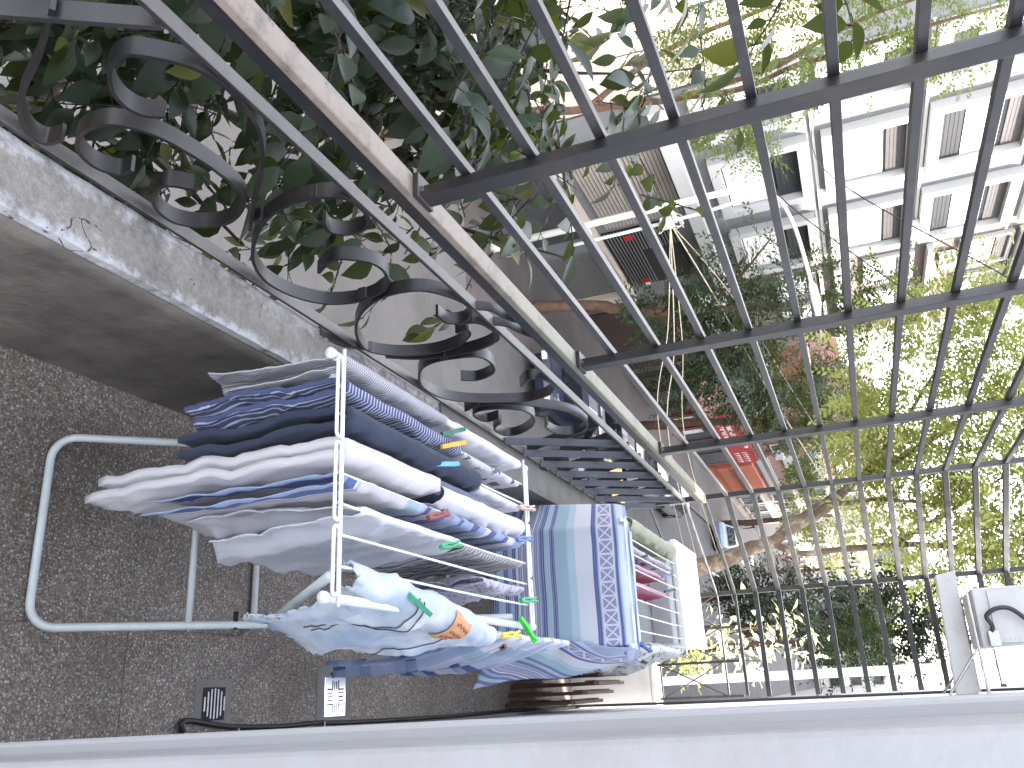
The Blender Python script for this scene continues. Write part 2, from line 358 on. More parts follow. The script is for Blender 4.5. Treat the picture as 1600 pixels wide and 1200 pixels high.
def mk(name, me, mat, parent=None, bevel=0, seg=2, solid=0, sub=0):
    o = bpy.data.objects.new(name, me); col.objects.link(o)
    if mat is not None and not me.materials: me.materials.append(Mt[mat] if isinstance(mat, str) else mat)
    if parent is not None:
        o.parent = parent
        o.matrix_parent_inverse = parent.matrix_basis.inverted()
    if sub: md = o.modifiers.new('sub', 'SUBSURF'); md.levels = md.render_levels = sub
    if solid: md = o.modifiers.new('solid', 'SOLIDIFY'); md.thickness = solid; md.offset = 0
    if bevel: md = o.modifiers.new('bevel', 'BEVEL'); md.width = bevel; md.segments = seg; md.limit_method = 'ANGLE'
    return o
def tag(o, label=None, cat=None, group=None, kind=None):
    if label: o['label'] = label
    if cat: o['category'] = cat
    if group: o['group'] = group
    if kind: o['kind'] = kind
    return o
def thing(name, label, cat, loc=(0, 0, 0), rz=0, group=None):
    o = bpy.data.objects.new(name, None); col.objects.link(o); o.location = loc; o.rotation_euler = (0, 0, rz); o.empty_display_size = .1
    return tag(o, label, cat, group)
def part(name, me, mat, parent, loc=(0, 0, 0), rot=None):
    """child whose mesh is given in the parent's own space"""
    o = bpy.data.objects.new(name, me); col.objects.link(o); o.parent = parent; o.location = loc
    if rot: o.rotation_euler = rot
    if mat is not None and not me.materials: me.materials.append(Mt[mat] if isinstance(mat, str) else mat)
    return o
def struct(name, mb, mat, **k): return tag(mb.build(name, mat, **k), kind='structure')
def spline(pts, n=8):
    P = [Vector(p) for p in pts]; out = []
    for i in range(len(P)-1):
        a, b, c, d = P[max(i-1, 0)], P[i], P[i+1], P[min(i+2, len(P)-1)]
        for k in range(n):
            t = k/n
            out.append(.5*((2*b)+(c-a)*t+(2*a-5*b+4*c-d)*t*t+(3*b-a-3*c+d)*t**3))
    out.append(P[-1]); return out
G = -6.5
FX = -13.6

# ================================================================== setting: street
struct('ground', MB().box(-400, 300, -200, 900, G-1, G-.15), 'ground')
struct('road', MB().box(-9.6, -3.4, -60, 400, G-.14, G), 'asphalt')
struct('far_pavement', MB().box(-13.8, -9.6, -60, 400, G-.14, G+.13), 'pave')
struct('red_pavement_strip', MB().box(-13.3, -9.75, 18.2, 52, G+.10, G+.136), 'tile_pave')
struct('near_pavement', MB().box(-3.4, 3, -60, 400, G-.14, G+.13), 'pave')
mbk = MB()
for i in range(14): mbk.box(-6.57, -6.43, 20+i*7, 23.2+i*7, G+.002, G+.006)
struct('road_markings', mbk, 'lettering')

# ================================================================== balcony
RX = -.932; XI = -.792; HW = .105; HE = 5.15           # rail plane, kerb inner face, house wall plane, house end
CA = (RX, 4.6); CB = (-.5, 5.36)
fl = struct('balcony_floor', MB().box(-.93, .3, -2.5, 5.45, -.22, -.0035), 'cement')
tm = MB().box(-.1494, .1494, -.1494, .1494, -.012, 0).mesh('tile'); tm.materials.append(Mt['terrazzo'])
for i in range(3):
    for j in range(-3, 18):
        o = part('tile', tm, None, fl, (XI+.15+i*.3, .35+j*.3, random.uniform(-.0008, .0006)))
# kerb: stained inner wall with a whitewashed coping, cement beyond
kerb = thing('parapet_kerb', 'low stained concrete kerb wall with peeling whitewashed top under the scroll railing', 'kerb', (-.857, 1, 0))
def rough_bar(x0, x1, z0, z1, y0, y1, amp, ny, seed):
    nx, nz = 6, max(2, int((z1-z0)/.04)); mb = MB(); ring = []
    for k in range(nx): ring.append((x0+(x1-x0)*k/nx, z0))
    for k in range(nz): ring.append((x1, z0+(z1-z0)*k/nz))
    for k in range(nx): ring.append((x1-(x1-x0)*k/nx, z1))
    for k in range(nz): ring.append((x0, z1-(z1-z0)*k/nz))
    n = len(ring); vs = []; fs = []
    for j in range(ny+1):
        y = y0+(y1-y0)*j/ny
        for (x, z) in ring:
            q = noise.noise_vector(Vector((x*14+seed, y*14, z*14)))*amp+noise.noise_vector(Vector((x*45+seed, y*45, z*45)))*amp*.45
            edge = 1.0 if (x in (x0, x1) and z == z1) else .45
            vs.append((x+q.x*edge, y, z+q.z*edge-(amp*.8 if edge == 1 else 0)))
    for j in range(ny):
        for k in range(n): a = j*n+k; b = j*n+(k+1) % n; fs.append((a, b, b+n, a+n))
    fs += [tuple(range(n-1, -1, -1)), tuple(range(ny*n, ny*n+n))]
    return mb.add(vs, fs)
rough_bar(-.918, XI+.004, -.22, .472, -2.4, 2.46, .004, 110, 3).build('wall_face', 'concrete', kerb, True)
rough_bar(-.928, XI, .474, .498, -2.4, 2.46, .0028, 260, 9).build('coping', 'coping', kerb, False)
k2 = thing('cement_kerb', 'smooth dark cement kerb under the diagonal lattice railing', 'kerb', (-.857, 3.5, 0))
rough_bar(-.93, XI, -.22, .505, 2.462, 4.62, .002, 70, 5).build('wall_face', 'cement', k2)
k3 = thing('white_end_kerb', 'white painted kerb closing the far end of the balcony', 'kerb', (-.3, 5.3, 0))
MB().prism([(-.93, 4.622), (-.79, 4.60), (-.43, 5.24), (.11, 5.24), (.11, 5.42), (-.5, 5.42)], -.22, .49, 2).build('wall_face', 'white_paint', k3, bevel=.006)
MB().prism([(-.935, 4.624), (-.785, 4.602), (-.425, 5.235), (.112, 5.235), (.112, 5.425), (-.502, 5.425)], .492, .512, 2).build('coping', 'white_paint', k3, bevel=.004)

# house wall, jamb and slab above
house = thing('house_wall', 'white plastered house wall along the right side of the balcony', 'wall', (3, 1, G))
MB().box(HW, 9, .645, HE, G, 12).build('wall', 'white_wall', house)
MB().box(HW-.014, HW-.001, .66, HE, 0, .07).build('skirting', 'cement', house, bevel=.003)
jb = thing('door_jamb', 'white door jamb close to the camera running along the bottom edge of the photo', 'door frame', (.05, .6, 0))
rr = MB()
for (x0, x1, y0, y1) in ((.0345, .30, .50, .64),):
    rr.add([(x0+.0095-.0115*z, y, z) if k < 2 else (x1, y, z) for z in (0.002, 2.97) for k, y in ((0, y0), (1, y1), (2, y1), (3, y0))],
           [(0, 3, 2, 1), (4, 5, 6, 7), (0, 1, 5, 4), (1, 2, 6, 5), (2, 3, 7, 6), (3, 0, 4, 7)])
rr.build('casing', 'jamb', jb, bevel=.004)
rr = MB()
rr.add([(.0345-.0115*z, .60, z) if k < 1 else ((.0345-.0115*z, .66, z) if k < 2 else ((.08, .66, z) if k < 3 else (.08, .60, z))) for z in (.003, 2.96) for k in range(4)],
       [(0, 3, 2, 1), (4, 5, 6, 7), (0, 1, 5, 4), (1, 2, 6, 5), (2, 3, 7, 6), (3, 0, 4, 7)])
rr.build('stop_bead', 'jamb_lt', jb, bevel=.003)

# ---------------------------------------------------------------- railing
rail = thing('scroll_railing', 'black wrought iron railing with scrolls and a diagonal lattice under a worn handrail', 'railing', (RX, 2, .5))
path = lambda z, y0=-2.4: [(RX, y0, z), (RX, CA[1], z), (CB[0], CB[1], z), (HW-.03, CB[1], z)]
MB().mitre([(RX, -2.4, 1.024), (RX, CA[1]-.01, 1.024)], .05, .018).build('handrail', 'handrail', rail, bevel=.003)
MB().mitre([(CA[0], CA[1]+.012, 1.022), (CB[0], CB[1], 1.022), (HW-.03, CB[1], 1.022)], .026, .016).build('end_handrail', 'blackpaint', rail, bevel=.002)
MB().mitre([(RX, -2.4, 1.0), (RX, CA[1], 1.0)], .036, .028).build('handrail_core', 'iron', rail)
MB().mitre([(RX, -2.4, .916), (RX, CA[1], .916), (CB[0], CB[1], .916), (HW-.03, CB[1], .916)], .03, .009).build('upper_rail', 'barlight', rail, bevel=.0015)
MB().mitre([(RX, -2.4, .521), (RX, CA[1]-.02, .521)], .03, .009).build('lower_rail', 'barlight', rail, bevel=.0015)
SCR = dict(
A=[(0.647, 0.8), (0.71, 0.701), (0.762, 0.603), (0.802, 0.558), (0.838, 0.536), (0.866, 0.540), (0.868, 0.574)],
B=[(0.895, 0.768), (0.875, 0.742), (0.843, 0.733), (0.804, 0.747), (0.768, 0.782), (0.759, 0.822), (0.787, 0.863), (0.828, 0.896), (0.887, 0.906), (0.96, 0.896), (1.029, 0.861), (1.093, 0.811), (1.178, 0.728), (1.25, 0.664)],
D=[(0.987, 0.61), (0.987, 0.579), (0.951, 0.559), (0.905, 0.571), (0.876, 0.602), (0.866, 0.648), (0.879, 0.687), (0.925, 0.721), (0.989, 0.737), (1.061, 0.743), (1.127, 0.735), (1.17, 0.71), (1.206, 0.649), (1.197, 0.59), (1.159, 0.552), (1.111, 0.552), (1.07, 0.581), (1.051, 0.627), (1.083, 0.664)],
C=[(1.294, 0.813), (1.325, 0.806), (1.35, 0.828), (1.351, 0.871), (1.313, 0.905), (1.255, 0.91), (1.224, 0.895), (1.207, 0.861), (1.202, 0.798), (1.233, 0.714), (1.296, 0.639), (1.364, 0.585), (1.45, 0.552), (1.536, 0.561), (1.609, 0.603), (1.638, 0.675), (1.624, 0.75), (1.589, 0.793), (1.53, 0.818), (1.483, 0.812), (1.449, 0.783), (1.435, 0.742), (1.472, 0.681)],
E=[(1.802, 0.817), (1.858, 0.821), (1.87, 0.865), (1.819, 0.905), (1.753, 0.906), (1.669, 0.862), (1.644, 0.805), (1.653, 0.729), (1.713, 0.643), (1.813, 0.572), (1.923, 0.542), (1.994, 0.594), (2.028, 0.689), (2.007, 0.78), (1.96, 0.836), (1.923, 0.847), (1.924, 0.813)],
E2=[(1.878, 0.84), (1.89, 0.89), (1.959, 0.908), (2.02, 0.896), (2.06, 0.829), (2.07, 0.723), (2.045, 0.631), (1.99, .56)],
F=[(2.265, 0.669), (2.291, 0.716), (2.251, 0.783), (2.176, 0.809), (2.114, 0.795), (2.09, 0.728), (2.094, 0.656), (2.133, 0.597), (2.231, 0.546), (2.325, 0.536), (2.409, 0.556), (2.479, 0.616), (2.529, 0.705), (2.556, 0.782), (2.529, 0.865), (2.461, 0.906), (2.385, 0.901), (2.36, 0.856), (2.41, 0.813)],
Gg=[(2.683, 0.625), (2.695, 0.57), (2.644, 0.555), (2.592, 0.566), (2.57, 0.612), (2.591, 0.679), (2.654, 0.733), (2.744, 0.733), (2.834, 0.69), (2.903, 0.617), (2.9, 0.561), (2.802, 0.555), (2.741, 0.606)],
H=[(2.552, 0.552), (2.52, 0.622), (2.561, 0.722), (2.647, 0.807), (2.735, 0.864), (2.856, 0.885), (2.953, 0.867), (3.012, 0.806), (2.975, 0.741), (2.876, 0.732), (2.841, 0.75)])
for k, pts in SCR.items():
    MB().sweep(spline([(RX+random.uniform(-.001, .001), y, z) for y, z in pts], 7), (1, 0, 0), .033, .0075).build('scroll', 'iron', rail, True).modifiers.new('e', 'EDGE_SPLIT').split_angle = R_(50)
for (y, z) in ((1.236, .70), (1.215, .845), (1.64, .70), (2.075, .70), (2.52, .61)):
    MB().box(RX-.015, RX+.015, y-.014, y+.014, z-.012, z+.012).build('collar', 'iron', rail, bevel=.002)
for y in (.2, 1.80, 3.4):                       # feet that carry the lower rail off the kerb
    MB().sweep(spline([(RX+.012, y-.05, .497), (RX+.012, y, .495), (RX+.006, y+.07, .51), (RX+.004, y+.1, .53), (RX, y+.13, .55)]), (1, 0, 0), .026, .007).build('foot', 'iron', rail)
for y in (1.82, 1.93):
    MB().sweep(spline([(RX, y, .92), (RX, y+.03, .95), (RX, y+.09, .965), (RX, y+.14, .99)]), (1, 0, 0), .024, .006).build('spacer_scroll', 'iron', rail)
for i in range(9):                              # lattice in two layers of slanting flats
    y = 2.97+i*.205
    y1 = min(y+.27, 4.57); z1 = .525+.39*(y1-y)/.27
    if y1-y > .05: MB().sweep([(RX+.013, y, .527), (RX+.013, y1, z1-.003)], (1, 0, 0), .028, .008).build('lattice_flat', 'skylit_iron', rail)
    ya = y+.26; yb = y+.035
    if ya < 4.6: MB().sweep([(RX-.021, ya, .527), (RX-.021, yb, .912)], (1, 0, 0), .036, .010).build('lattice_flat', 'blackpaint', rail)
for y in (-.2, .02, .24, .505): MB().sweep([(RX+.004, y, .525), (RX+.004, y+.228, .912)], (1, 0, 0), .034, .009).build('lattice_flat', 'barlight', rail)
# end bay of the railing: cross braces
def lat(pa, pb, n):
    d = (Vector(pb)-Vector(pa)); side = Vector((0, 0, 1)).cross(d).normalized()
    for i in range(n):
        a = Vector(pa)+d*(i/n); b = Vector(pa)+d*((i+1)/n)
        for (p, q) in ((a, b), (b, a)):
            MB().sweep([(p.x, p.y, .53), (q.x, q.y, .91)], side, .012, .006).build('end_brace', 'iron', rail)
        MB().sweep([(b.x, b.y, .50), (b.x, b.y, 1.0)], side, .014, .014).build('end_upright', 'iron', rail)
lat((CB[0], CB[1], 0), (HW-.03, CB[1], 0), 3)
MB().mitre([(CA[0], CA[1], .53), (CB[0], CB[1], .53), (HW-.03, CB[1], .53)], .02, .008).build('lower_rail', 'iron', rail)
MB().mitre([(CA[0], CA[1], .72), (CB[0], CB[1], .72)], .012, .008).build('mid_rail', 'iron', rail)

# ---------------------------------------------------------------- security grille
gri = thing('security_grille', 'dark iron security grille of long horizontal bars above the handrail', 'grille', (RX, 2.5, 1.03))
for i in range(14):
    z = 1.142+i*.1325
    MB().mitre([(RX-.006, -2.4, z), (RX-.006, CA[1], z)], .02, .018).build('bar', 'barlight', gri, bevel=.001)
    MB().mitre([(RX-.006, CA[1]+.001, z), (CB[0], CB[1]-.006, z), (HW-.02, CB[1]-.006, z)], .028, .026).build('end_bar', 'blackpaint', gri, bevel=.001)
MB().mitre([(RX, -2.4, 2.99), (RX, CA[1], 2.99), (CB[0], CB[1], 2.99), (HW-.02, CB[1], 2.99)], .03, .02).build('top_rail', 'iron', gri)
for y in (.22, 1.295, 2.33, 3.46):
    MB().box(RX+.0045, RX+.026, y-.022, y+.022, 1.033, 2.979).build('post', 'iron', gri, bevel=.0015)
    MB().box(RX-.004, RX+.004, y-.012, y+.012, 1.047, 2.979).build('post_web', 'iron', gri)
for (x, y) in ((CA[0]-.006, CA[1]), (CB[0]-.006, CB[1]+.012)):
    MB().box(x-.013, x+.013, y-.015, y+.015, .512, 2.979).build('corner_post', 'iron', gri, bevel=.0015)
for y in (1.295, 2.33, 3.46):
    MB().box(RX-.024, RX+.03, y-.033, y+.033, 1.034, 1.046).build('weld_plate', 'iron', gri, bevel=.002)
    for d in (-.02, .02): MB().tube([(RX+.01, y+d, 1.046), (RX+.01, y+d, 1.053)], .005, 6).build('bolt', 'dullsteel', gri)

# ---------------------------------------------------------------- floor drains and cable
dr = thing('slotted_drain', 'dull slotted floor drain sunk in a cement square', 'drain', (-.005, 2.03, 0))
MB().box(-.072, .056, 1.955, 2.105, -.003, .003).build('cement_bed', 'cement', dr, bevel=.002)
MB().box(-.05, .036, 1.985, 2.075, .003, .0045).build('pit', 'dark', dr)
for i in range(7):
    y = 1.990+i*.0133; h = .04*math.sqrt(max(.12, 1-((i-3)/3.4)**2))
    MB().box(-.007-h, -.007+h, y-.0028, y+.0028, .0047, .008).build('bar', 'dullsteel', dr, bevel=.0008)
d2 = thing('chrome_drain', 'shiny chrome square floor drain with a cross of slots', 'drain', (-.013, 2.635, 0))
MB().box(-.105, .075, 2.53, 2.74, -.003, .002).build('cement_bed', 'cement', d2, bevel=.001)
MB().box(-.076, .050, 2.572, 2.698, .002, .006).build('plate', 'chrome', d2, bevel=.0015)
def slot(x, y, lx, ly): MB().box(-.013+x-lx/2, -.013+x+lx/2, 2.635+y-ly/2, 2.635+y+ly/2, .0061, .0068).build('slot', 'dark', d2)
for s in (-1, 1):
    for i in range(5): slot((i-2)*.012, s*.034, .0045, .030)
    for i in range(4): slot(s*.034, (i-1.5)*.014, .034, .0045) if False else slot(s*.036, (i-1.5)*.012, .026 if i in (1, 2) else .032, .0045)
cab = MB().tube(spline([(.095, 1.91, .03), (.065, 1.917, .012), (.04, 1.90, .014), (.033, 1.935, .012), (.055, 2.10, .008), (.066, 2.35, .008), (.064, 2.52, .008), (.072, 2.75, .008), (.082, 3.5, .010), (.083, 4.2, .010), (.088, 4.80, .012), (.092, HE-.02, .10), (.094, HE-.012, .4), (.096, HE-.01, .9), (.095, HE-.01, 1.5), (.094, HE-.012, 2.2), (.094, HE-.012, 2.97)], 6), .0075, 8).build('cable', 'rubber', None, True)
cab = tag(cab, 'black cable clipped along the foot of the white wall', 'cable')
c_ = MB()
for y in (2.12, 2.55): c_.tube([(.062, y, .008), (.062, y, .022), (.085, y, .022), (.085, y, .004)], .003, 6)
o = c_.build('cable_clip', 'dullsteel', cab)
MB().tube([(.066, 1.9165, .0125), (.086, 1.912, .024)], .0085, 8).build('tape_wrap', 'enamel', cab)

# ---------------------------------------------------------------- drying racks
def rack(name, label, y0, y1, z, xl, xr, nw, loc):
    t = thing(name, label, 'drying rack', loc)
    L = y1-y0
    for x in (xl, xr):
        MB().tube([(x, y0-.025, z), (x, y1+.035, z)], .009, 12).build('side_tube', 'rack_tube', t, True)
        for y in (y0-.027, y1+.037): MB().tube([(x, y-.006, z), (x, y+.006, z)], .0105, 12).build('end_cap', 'enamel', t, True)
    for y in (y0, y1):
        q = MB().tube([(xl-.015, y, z+.012), (xr+.015, y, z+.012)], .0036, 8)
        xm = (xl+xr)/2
        def loop(a, b, dy):
            n = []
            for k in range(9): an = math.pi/2+math.pi*k/8; n.append((a+.008+.008*math.cos(an), y+dy+.0085*math.sin(an), z+.012))
            for k in range(9): an = -math.pi/2+math.pi*k/8; n.append((b-.008+.008*math.cos(an), y+dy+.0085*math.sin(an), z+.012))
            n.append(n[0]); return n
        q.build('cross_wire', 'enamel', t, True)
        q2 = MB()
        for a, b in ((xl+.004, xl+.16), (xl+.17, xm+.09), (xm+.10, xr-.004)): q2.tube(loop(a, b, -.012 if y == y0 else .012), .0034, 8, False)
        q2.build('hinge_loop', 'enamel', t, True)
    for i in range(nw):
        x = xl+(xr-xl)*(i+1)/(nw+1)
        MB().tube(spline([(x, y0, z+.004), (x, y0+L*.3, z+.001), (x+.001, y0+L*.7, z), (x, y1, z+.004)], 4), .0028, 8).build('wire', 'enamel', t, True)
    # leg frames, crossing
    def leg(ya, yb, zt, xa, xb, nm):
        r = .055; P = []
        d = Vector((0, yb-ya, zt-.012)); d.normalize()
        A = Vector((xa, ya, .012)); B = Vector((xb, ya, .012))
        P.append(Vector((xa+.008, yb, zt)))
        P.append(A+d*.5)
        for k in range(7):
            an = math.pi/2*k/6; P.append(A+d*r*(1-math.sin(an))+Vector((r*(1-math.cos(an)), 0, 0)))
        for k in range(7):
            an = math.pi/2*k/6; P.append(B+d*r*(1-math.cos(an))-Vector((r*(1-math.sin(an)), 0, 0)))
        P.append(B+d*.5); P.append(Vector((xb-.008, yb, zt)))
        MB().tube(P, .0095, 12).build(nm, 'rack_leg', t, True)
        return A, B, d
    A, B, d = leg(y0+.11, y1-.08, z-.012, xl+.0, xr-.012, 'leg_frame')
    a = A+d*.33; b = B+d*.33
    MB().tube([a, b], .008, 10).build('brace', 'rack_leg', t, True)
    leg(y0+.88, y0+.035, z-.03, xl+.012, xr-.036, 'leg_frame')
    for x in (xl+.012, xr-.022):
        MB().tube([(x-.02, y0+.40, .335), (x+.02, y0+.40, .335)], .006, 8).build('pivot', 'dark', t)
    return t
rack('clothes_airer', 'white wire clothes airer with grey tube legs nearest the camera', 1.29, 2.235, .86, -.612, -.166, 7, (-.4, 1.76, 0))
rack('clothes_airer', 'second white clothes airer behind the big blue banded towel', 3.40, 4.42, .86, -.64, -.15, 7, (-.4, 3.9, 0))

# ---------------------------------------------------------------- laundry
def drape(name, label, cat, mat, x, y0, y1, L, Rr, sl=.03, sr=.03, amp=.012, k=2.2, seed=0, hemL=None, hemR=None, zb=.866, gather=0., r=.006, n=56, m=60, solid=.0022, wr=.004, group=None, fray=0, skew=0.):
    ph = seed*1.7; rnd = random.Random(seed)
    hL = hemL or (lambda t: 1); hR = hemR or (lambda t: 1)
    def fn(a, t):
        s = -L+(L+Rr)*a
        s *= hL(t) if s < 0 else hR(t)
        sd = -1 if s < 0 else 1; aa = abs(s); q = r*math.pi/2
        y = y0+(y1-y0)*t
        if aa < q:
            X = x+sd*r*math.sin(aa/r); Z = zb+r*math.cos(aa/r)-r; d = 0
        else:
            d = aa-q; g = min(1, d/.16)
            fo = amp*g*(math.sin(2*math.pi*k*t+ph+d*1.5)+.45*math.sin(2*math.pi*k*2.3*t+ph*2+d*3)+.25*math.sin(2*math.pi*k*4.1*t+ph*3))
            X = x+sd*(r+(sl if s < 0 else sr)*min(1, d/.3)*(1 if d < .3 else 1)+0)+fo
            Z = zb-r-d*(1-.02*math.sin(2*math.pi*k*t))
            y += amp*.8*g*math.cos(2*math.pi*k*1.3*t+ph)+(.5-t)*gather*min(1, d/.3)+skew*d
        w1 = noise.noise_vector(Vector((X*9+seed, y*9, Z*9)))*wr*1.3+noise.noise_vector(Vector((X*30+seed, y*24, Z*24)))*wr*.5
        rd = 1-abs(noise.noise(Vector((seed*3.1, y*17+Z*5, Z*7-y*3))))*2; rd2 = 1-abs(noise.noise(Vector((seed*5.3, y*30-Z*14, Z*12))))*2
        w1.x += (max(0, rd)**2*1.5+max(0, rd2)**2*.7-.6)*wr*(1 if aa > q else .3)
        top = .35 if aa < q else 1
        v = Vector((X, y, Z))+Vector((w1.x, w1.y, w1.z*.6))*top
        if fray and (a > 1-2.5/m): v += Vector((rnd.uniform(-1, 1), rnd.uniform(-1, 1), rnd.uniform(-1.5, .5)))*fray
        return v
    o = MB().grid(fn, m, n).build(name, mat, None, True, solid=solid)
    tag(o, label, cat, group)
    return o
wx = lambda i: -.612+(.454)*(i+1)/8
st = lambda *a: (lambda t: next(v for e, v in a if t <= e))
sm = lambda a, b: (lambda t: a+(b-a)*t*t*(3-2*t))
drape('striped_sheet', 'grey pinstriped white cloth over the left side tube of the near airer', 'cloth', 'pin_grey', -.612, 1.305, 1.74, .36, .30, .020, .0, .006, 2.5, 1, hemL=lambda t: .95+.12*math.sin(5*t), r=.0105, zb=.871)
drape('white_cloth', 'plain white cloth at the far end of the left side tube', 'cloth', 'white_cotton', -.612, 1.80, 2.22, .3, .16, .03, .01, .012, 1.6, 2, r=.0105, zb=.871)
drape('striped_shirt', 'blue and white striped shirt hanging beside the navy trousers', 'shirt', 'pin_blue', wx(0)+.0, 1.30, 1.80, .40, .39, .010, .002, .006, 2.8, 3, hemL=sm(1, .8), hemR=lambda t: .95+.12*math.sin(6*t), zb=.874, wr=.006, r=.011, solid=.009)
drape('printed_cloth', 'white cloth with dark printed motifs near the far end of the airer', 'cloth', 'print_cloth', wx(0)+.002, 1.84, 2.21, .3, .18, .02, .008, .011, 1.8, 4)
drape('navy_trousers', 'dark navy trousers folded over the third wire', 'trousers', 'navy', wx(1)+.0, 1.30, 1.90, .42, .42, .0, .002, .005, 1.8, 5, hemL=sm(1, .8), hemR=sm(1.0, .6), zb=.880, r=.015, wr=.006, skew=.03, solid=.014)
drape('grey_blue_shirt', 'grey blue garment between the navy trousers and a white cloth', 'shirt', 'greyblue', wx(2)-.006, 1.64, 1.98, .22, .24, .01, .006, .012, 1.6, 6, zb=.872, r=.012)
drape('white_cloth', 'white cloth behind the grey blue garment', 'cloth', 'white_cotton', wx(1)+.012, 1.93, 2.21, .3, .25, .02, .01, .012, 1.5, 26)
drape('white_trousers', 'long off white trousers hanging nearly to the floor', 'trousers', 'offwhite', wx(2)+.002, 1.30, 1.68, .63, .65, .002, .0, .005, 1.0, 7, hemR=lambda t: 1.02-.12*t*t, hemL=lambda t: 1.0-.1*t, zb=.875, r=.013, wr=.006, skew=.03, solid=.017)
drape('white_blouse', 'crumpled white blouse behind the long off white trousers', 'blouse', 'white_cotton', wx(2)+.012, 1.70, 2.2, .25, .26, .01, .012, .014, 2.6, 8, zb=.880, r=.020, wr=.010, hemR=lambda t: .8+.2*math.sin(7*t))
drape('striped_towel', 'pale towel with blue and teal stripes hanging beside the off white trousers', 'towel', 'towel', wx(3)+.002, 1.30, 2.20, .46, .49, .002, .004, .005, 2.0, 9, hemR=lambda t: 1.0+.10*math.sin(2.6*t), zb=.870, skew=.03, r=.009)
drape('white_tshirt', 'thin white T-shirt pegged with a green peg', 'shirt', 'white_cotton', wx(4)-.004, 1.37, 1.80, .45, .50, .02, .016, .011, 1.6, 10, hemR=lambda t: .70+.30*math.sin(2.6*t+.2), zb=.869, skew=.08, wr=.005)
drape('pinstripe_cloth', 'fine grey striped cloth at the far end behind the T-shirt', 'cloth', 'pin_far', wx(4)+.002, 1.83, 2.21, .35, .40, .02, .012, .009, 2.0, 11, skew=-.05)
drape('lace_cloth', 'white lace cloth at the far right corner of the airer', 'cloth', 'lace', wx(5)+.012, 1.94, 2.21, .28, .30, .01, .015, .012, 1.7, 12, wr=.008)
drape('plaid_cloth', 'blue plaid cloth hanging low behind the bleached shorts', 'cloth', 'plaid', -.150, 2.20, 2.85, .40, .62, .0, .055, .018, 2.4, 13, zb=.78, hemR=lambda t: .85+.15*math.sin(5*t))
# bleached denim shorts: two legs on the right tube, waistband, patch, seams
sh = thing('denim_shorts', 'pale bleached denim shorts with a tan leather patch pegged on the right side tube', 'shorts', (-.15, 1.7, .86))
def shorts_fn(a, t):
    y = 1.34+.64*t; xc = -.205+.072*t
    L = .07+.04*math.sin(4*t); Rr = .22+.17*math.sin(math.pi*(.10+.70*(1-t)))
    s = -L+(L+Rr)*a; sd = -1 if s < 0 else 1; aa = abs(s); r = .020+.012*math.sin(3.3*t); q = r*math.pi/2
    if aa < q: X = xc+sd*r*math.sin(aa/r); Z = .872+r*math.cos(aa/r)-.008; d = 0
    else:
        d = aa-q; X = xc+sd*(r+.014*math.sin(min(1, d/.25)*1.6))+.012*min(1, d/.1)*math.sin(9*t+d*9); Z = .866-d*(.95+.05*math.sin(8*t))
    y += .30*d*(.55-t)+.012*math.sin(11*d+4*t)
    w1 = noise.noise_vector(Vector((X*11, y*11, Z*11)))*.020+noise.noise_vector(Vector((X*30, y*30, Z*30)))*.007
    v = Vector((X, y, Z))+w1*(.5 if aa < q else 1)
    if a > .965 or t < .02: v += Vector((random.uniform(-1, 1), random.uniform(-1, 1), random.uniform(-1.6, .4)))*.005
    return v
random.seed(5)
MB().grid(shorts_fn, 70, 70).build('shorts_cloth', 'denim', sh, True, solid=.003)
def onsh(a, t, off=.004):
    p = Vector(shorts_fn(a, t)); n = (Vector(shorts_fn(min(a+.02, .96), t))-p).cross(Vector(shorts_fn(a, t+.02))-p).normalized()
    if n.z < 0 and n.x < 0: n = -n
    return p+n*(off if (n.x+n.z) > 0 else -off)
Mt['leather'] = plain('tan_leather_patch', (.50, .26, .13), .7, 0, .15, 40)
Mt['leather_dk'] = plain('printed_leather', (.30, .10, .05), .7)
Mt['thread'] = plain('dark_seam_thread', (.05, .06, .10), .9)
pt = MB().grid(lambda i, j: onsh(.20+.15*i, .56+.15*j, .006), 8, 8).build('leather_patch', 'leather', sh, True, solid=.002)
q = MB()
for kk in range(3):
    q.tube([onsh(.235+.035*kk+.008*math.sin(i*1.9), .58+.11*i/12, .0085) for i in range(13)], .0011, 5)
q.build('patch_script', 'leather_dk', pt)
for tt in (.30, .335, .67):
    MB().tube([onsh(.22+.6*i/24, tt+.03*math.sin(i*.3), .004) for i in range(25)], .0014, 5).build('seam', 'thread', sh)
# things on the far airer
drape('sage_towel', 'sage green towel over the left tube of the far airer', 'towel', 'green_towel', -.64, 3.46, 4.36, .34, .22, .02, .03, .016, 1.6, 14, r=.024, zb=.888, wr=.010)
drape('white_cloth', 'white cloth with grey creases beside the sage green towel', 'cloth', 'print_cloth', -.545, 3.46, 4.30, .3, .3, .02, .02, .012, 2.0, 15)
drape('pink_cloth', 'pink and crimson cloth pegged with a blue peg on the far airer', 'cloth', 'pink_cloth', -.475, 3.44, 4.10, .2, .34, .02, .035, .010, 1.3, 16, hemR=sm(1, .35))
drape('pink_cloth', 'pink and crimson cloth pegged with a dark peg, nearer the wall', 'cloth', 'pink_cloth', -.40, 3.44, 4.10, .2, .32, .02, .035, .010, 1.3, 17, hemR=sm(1, .35))
drape('leaf_print_sheet', 'white sheet printed with green leaves on the wall side of the far airer', 'sheet', 'floral', -.15, 3.50, 4.45, .25, .48, .02, .055, .016, 2.0, 18, hemR=lambda t: .82+.18*math.sin(4*t+.6), r=.0105, zb=.871, wr=.012)
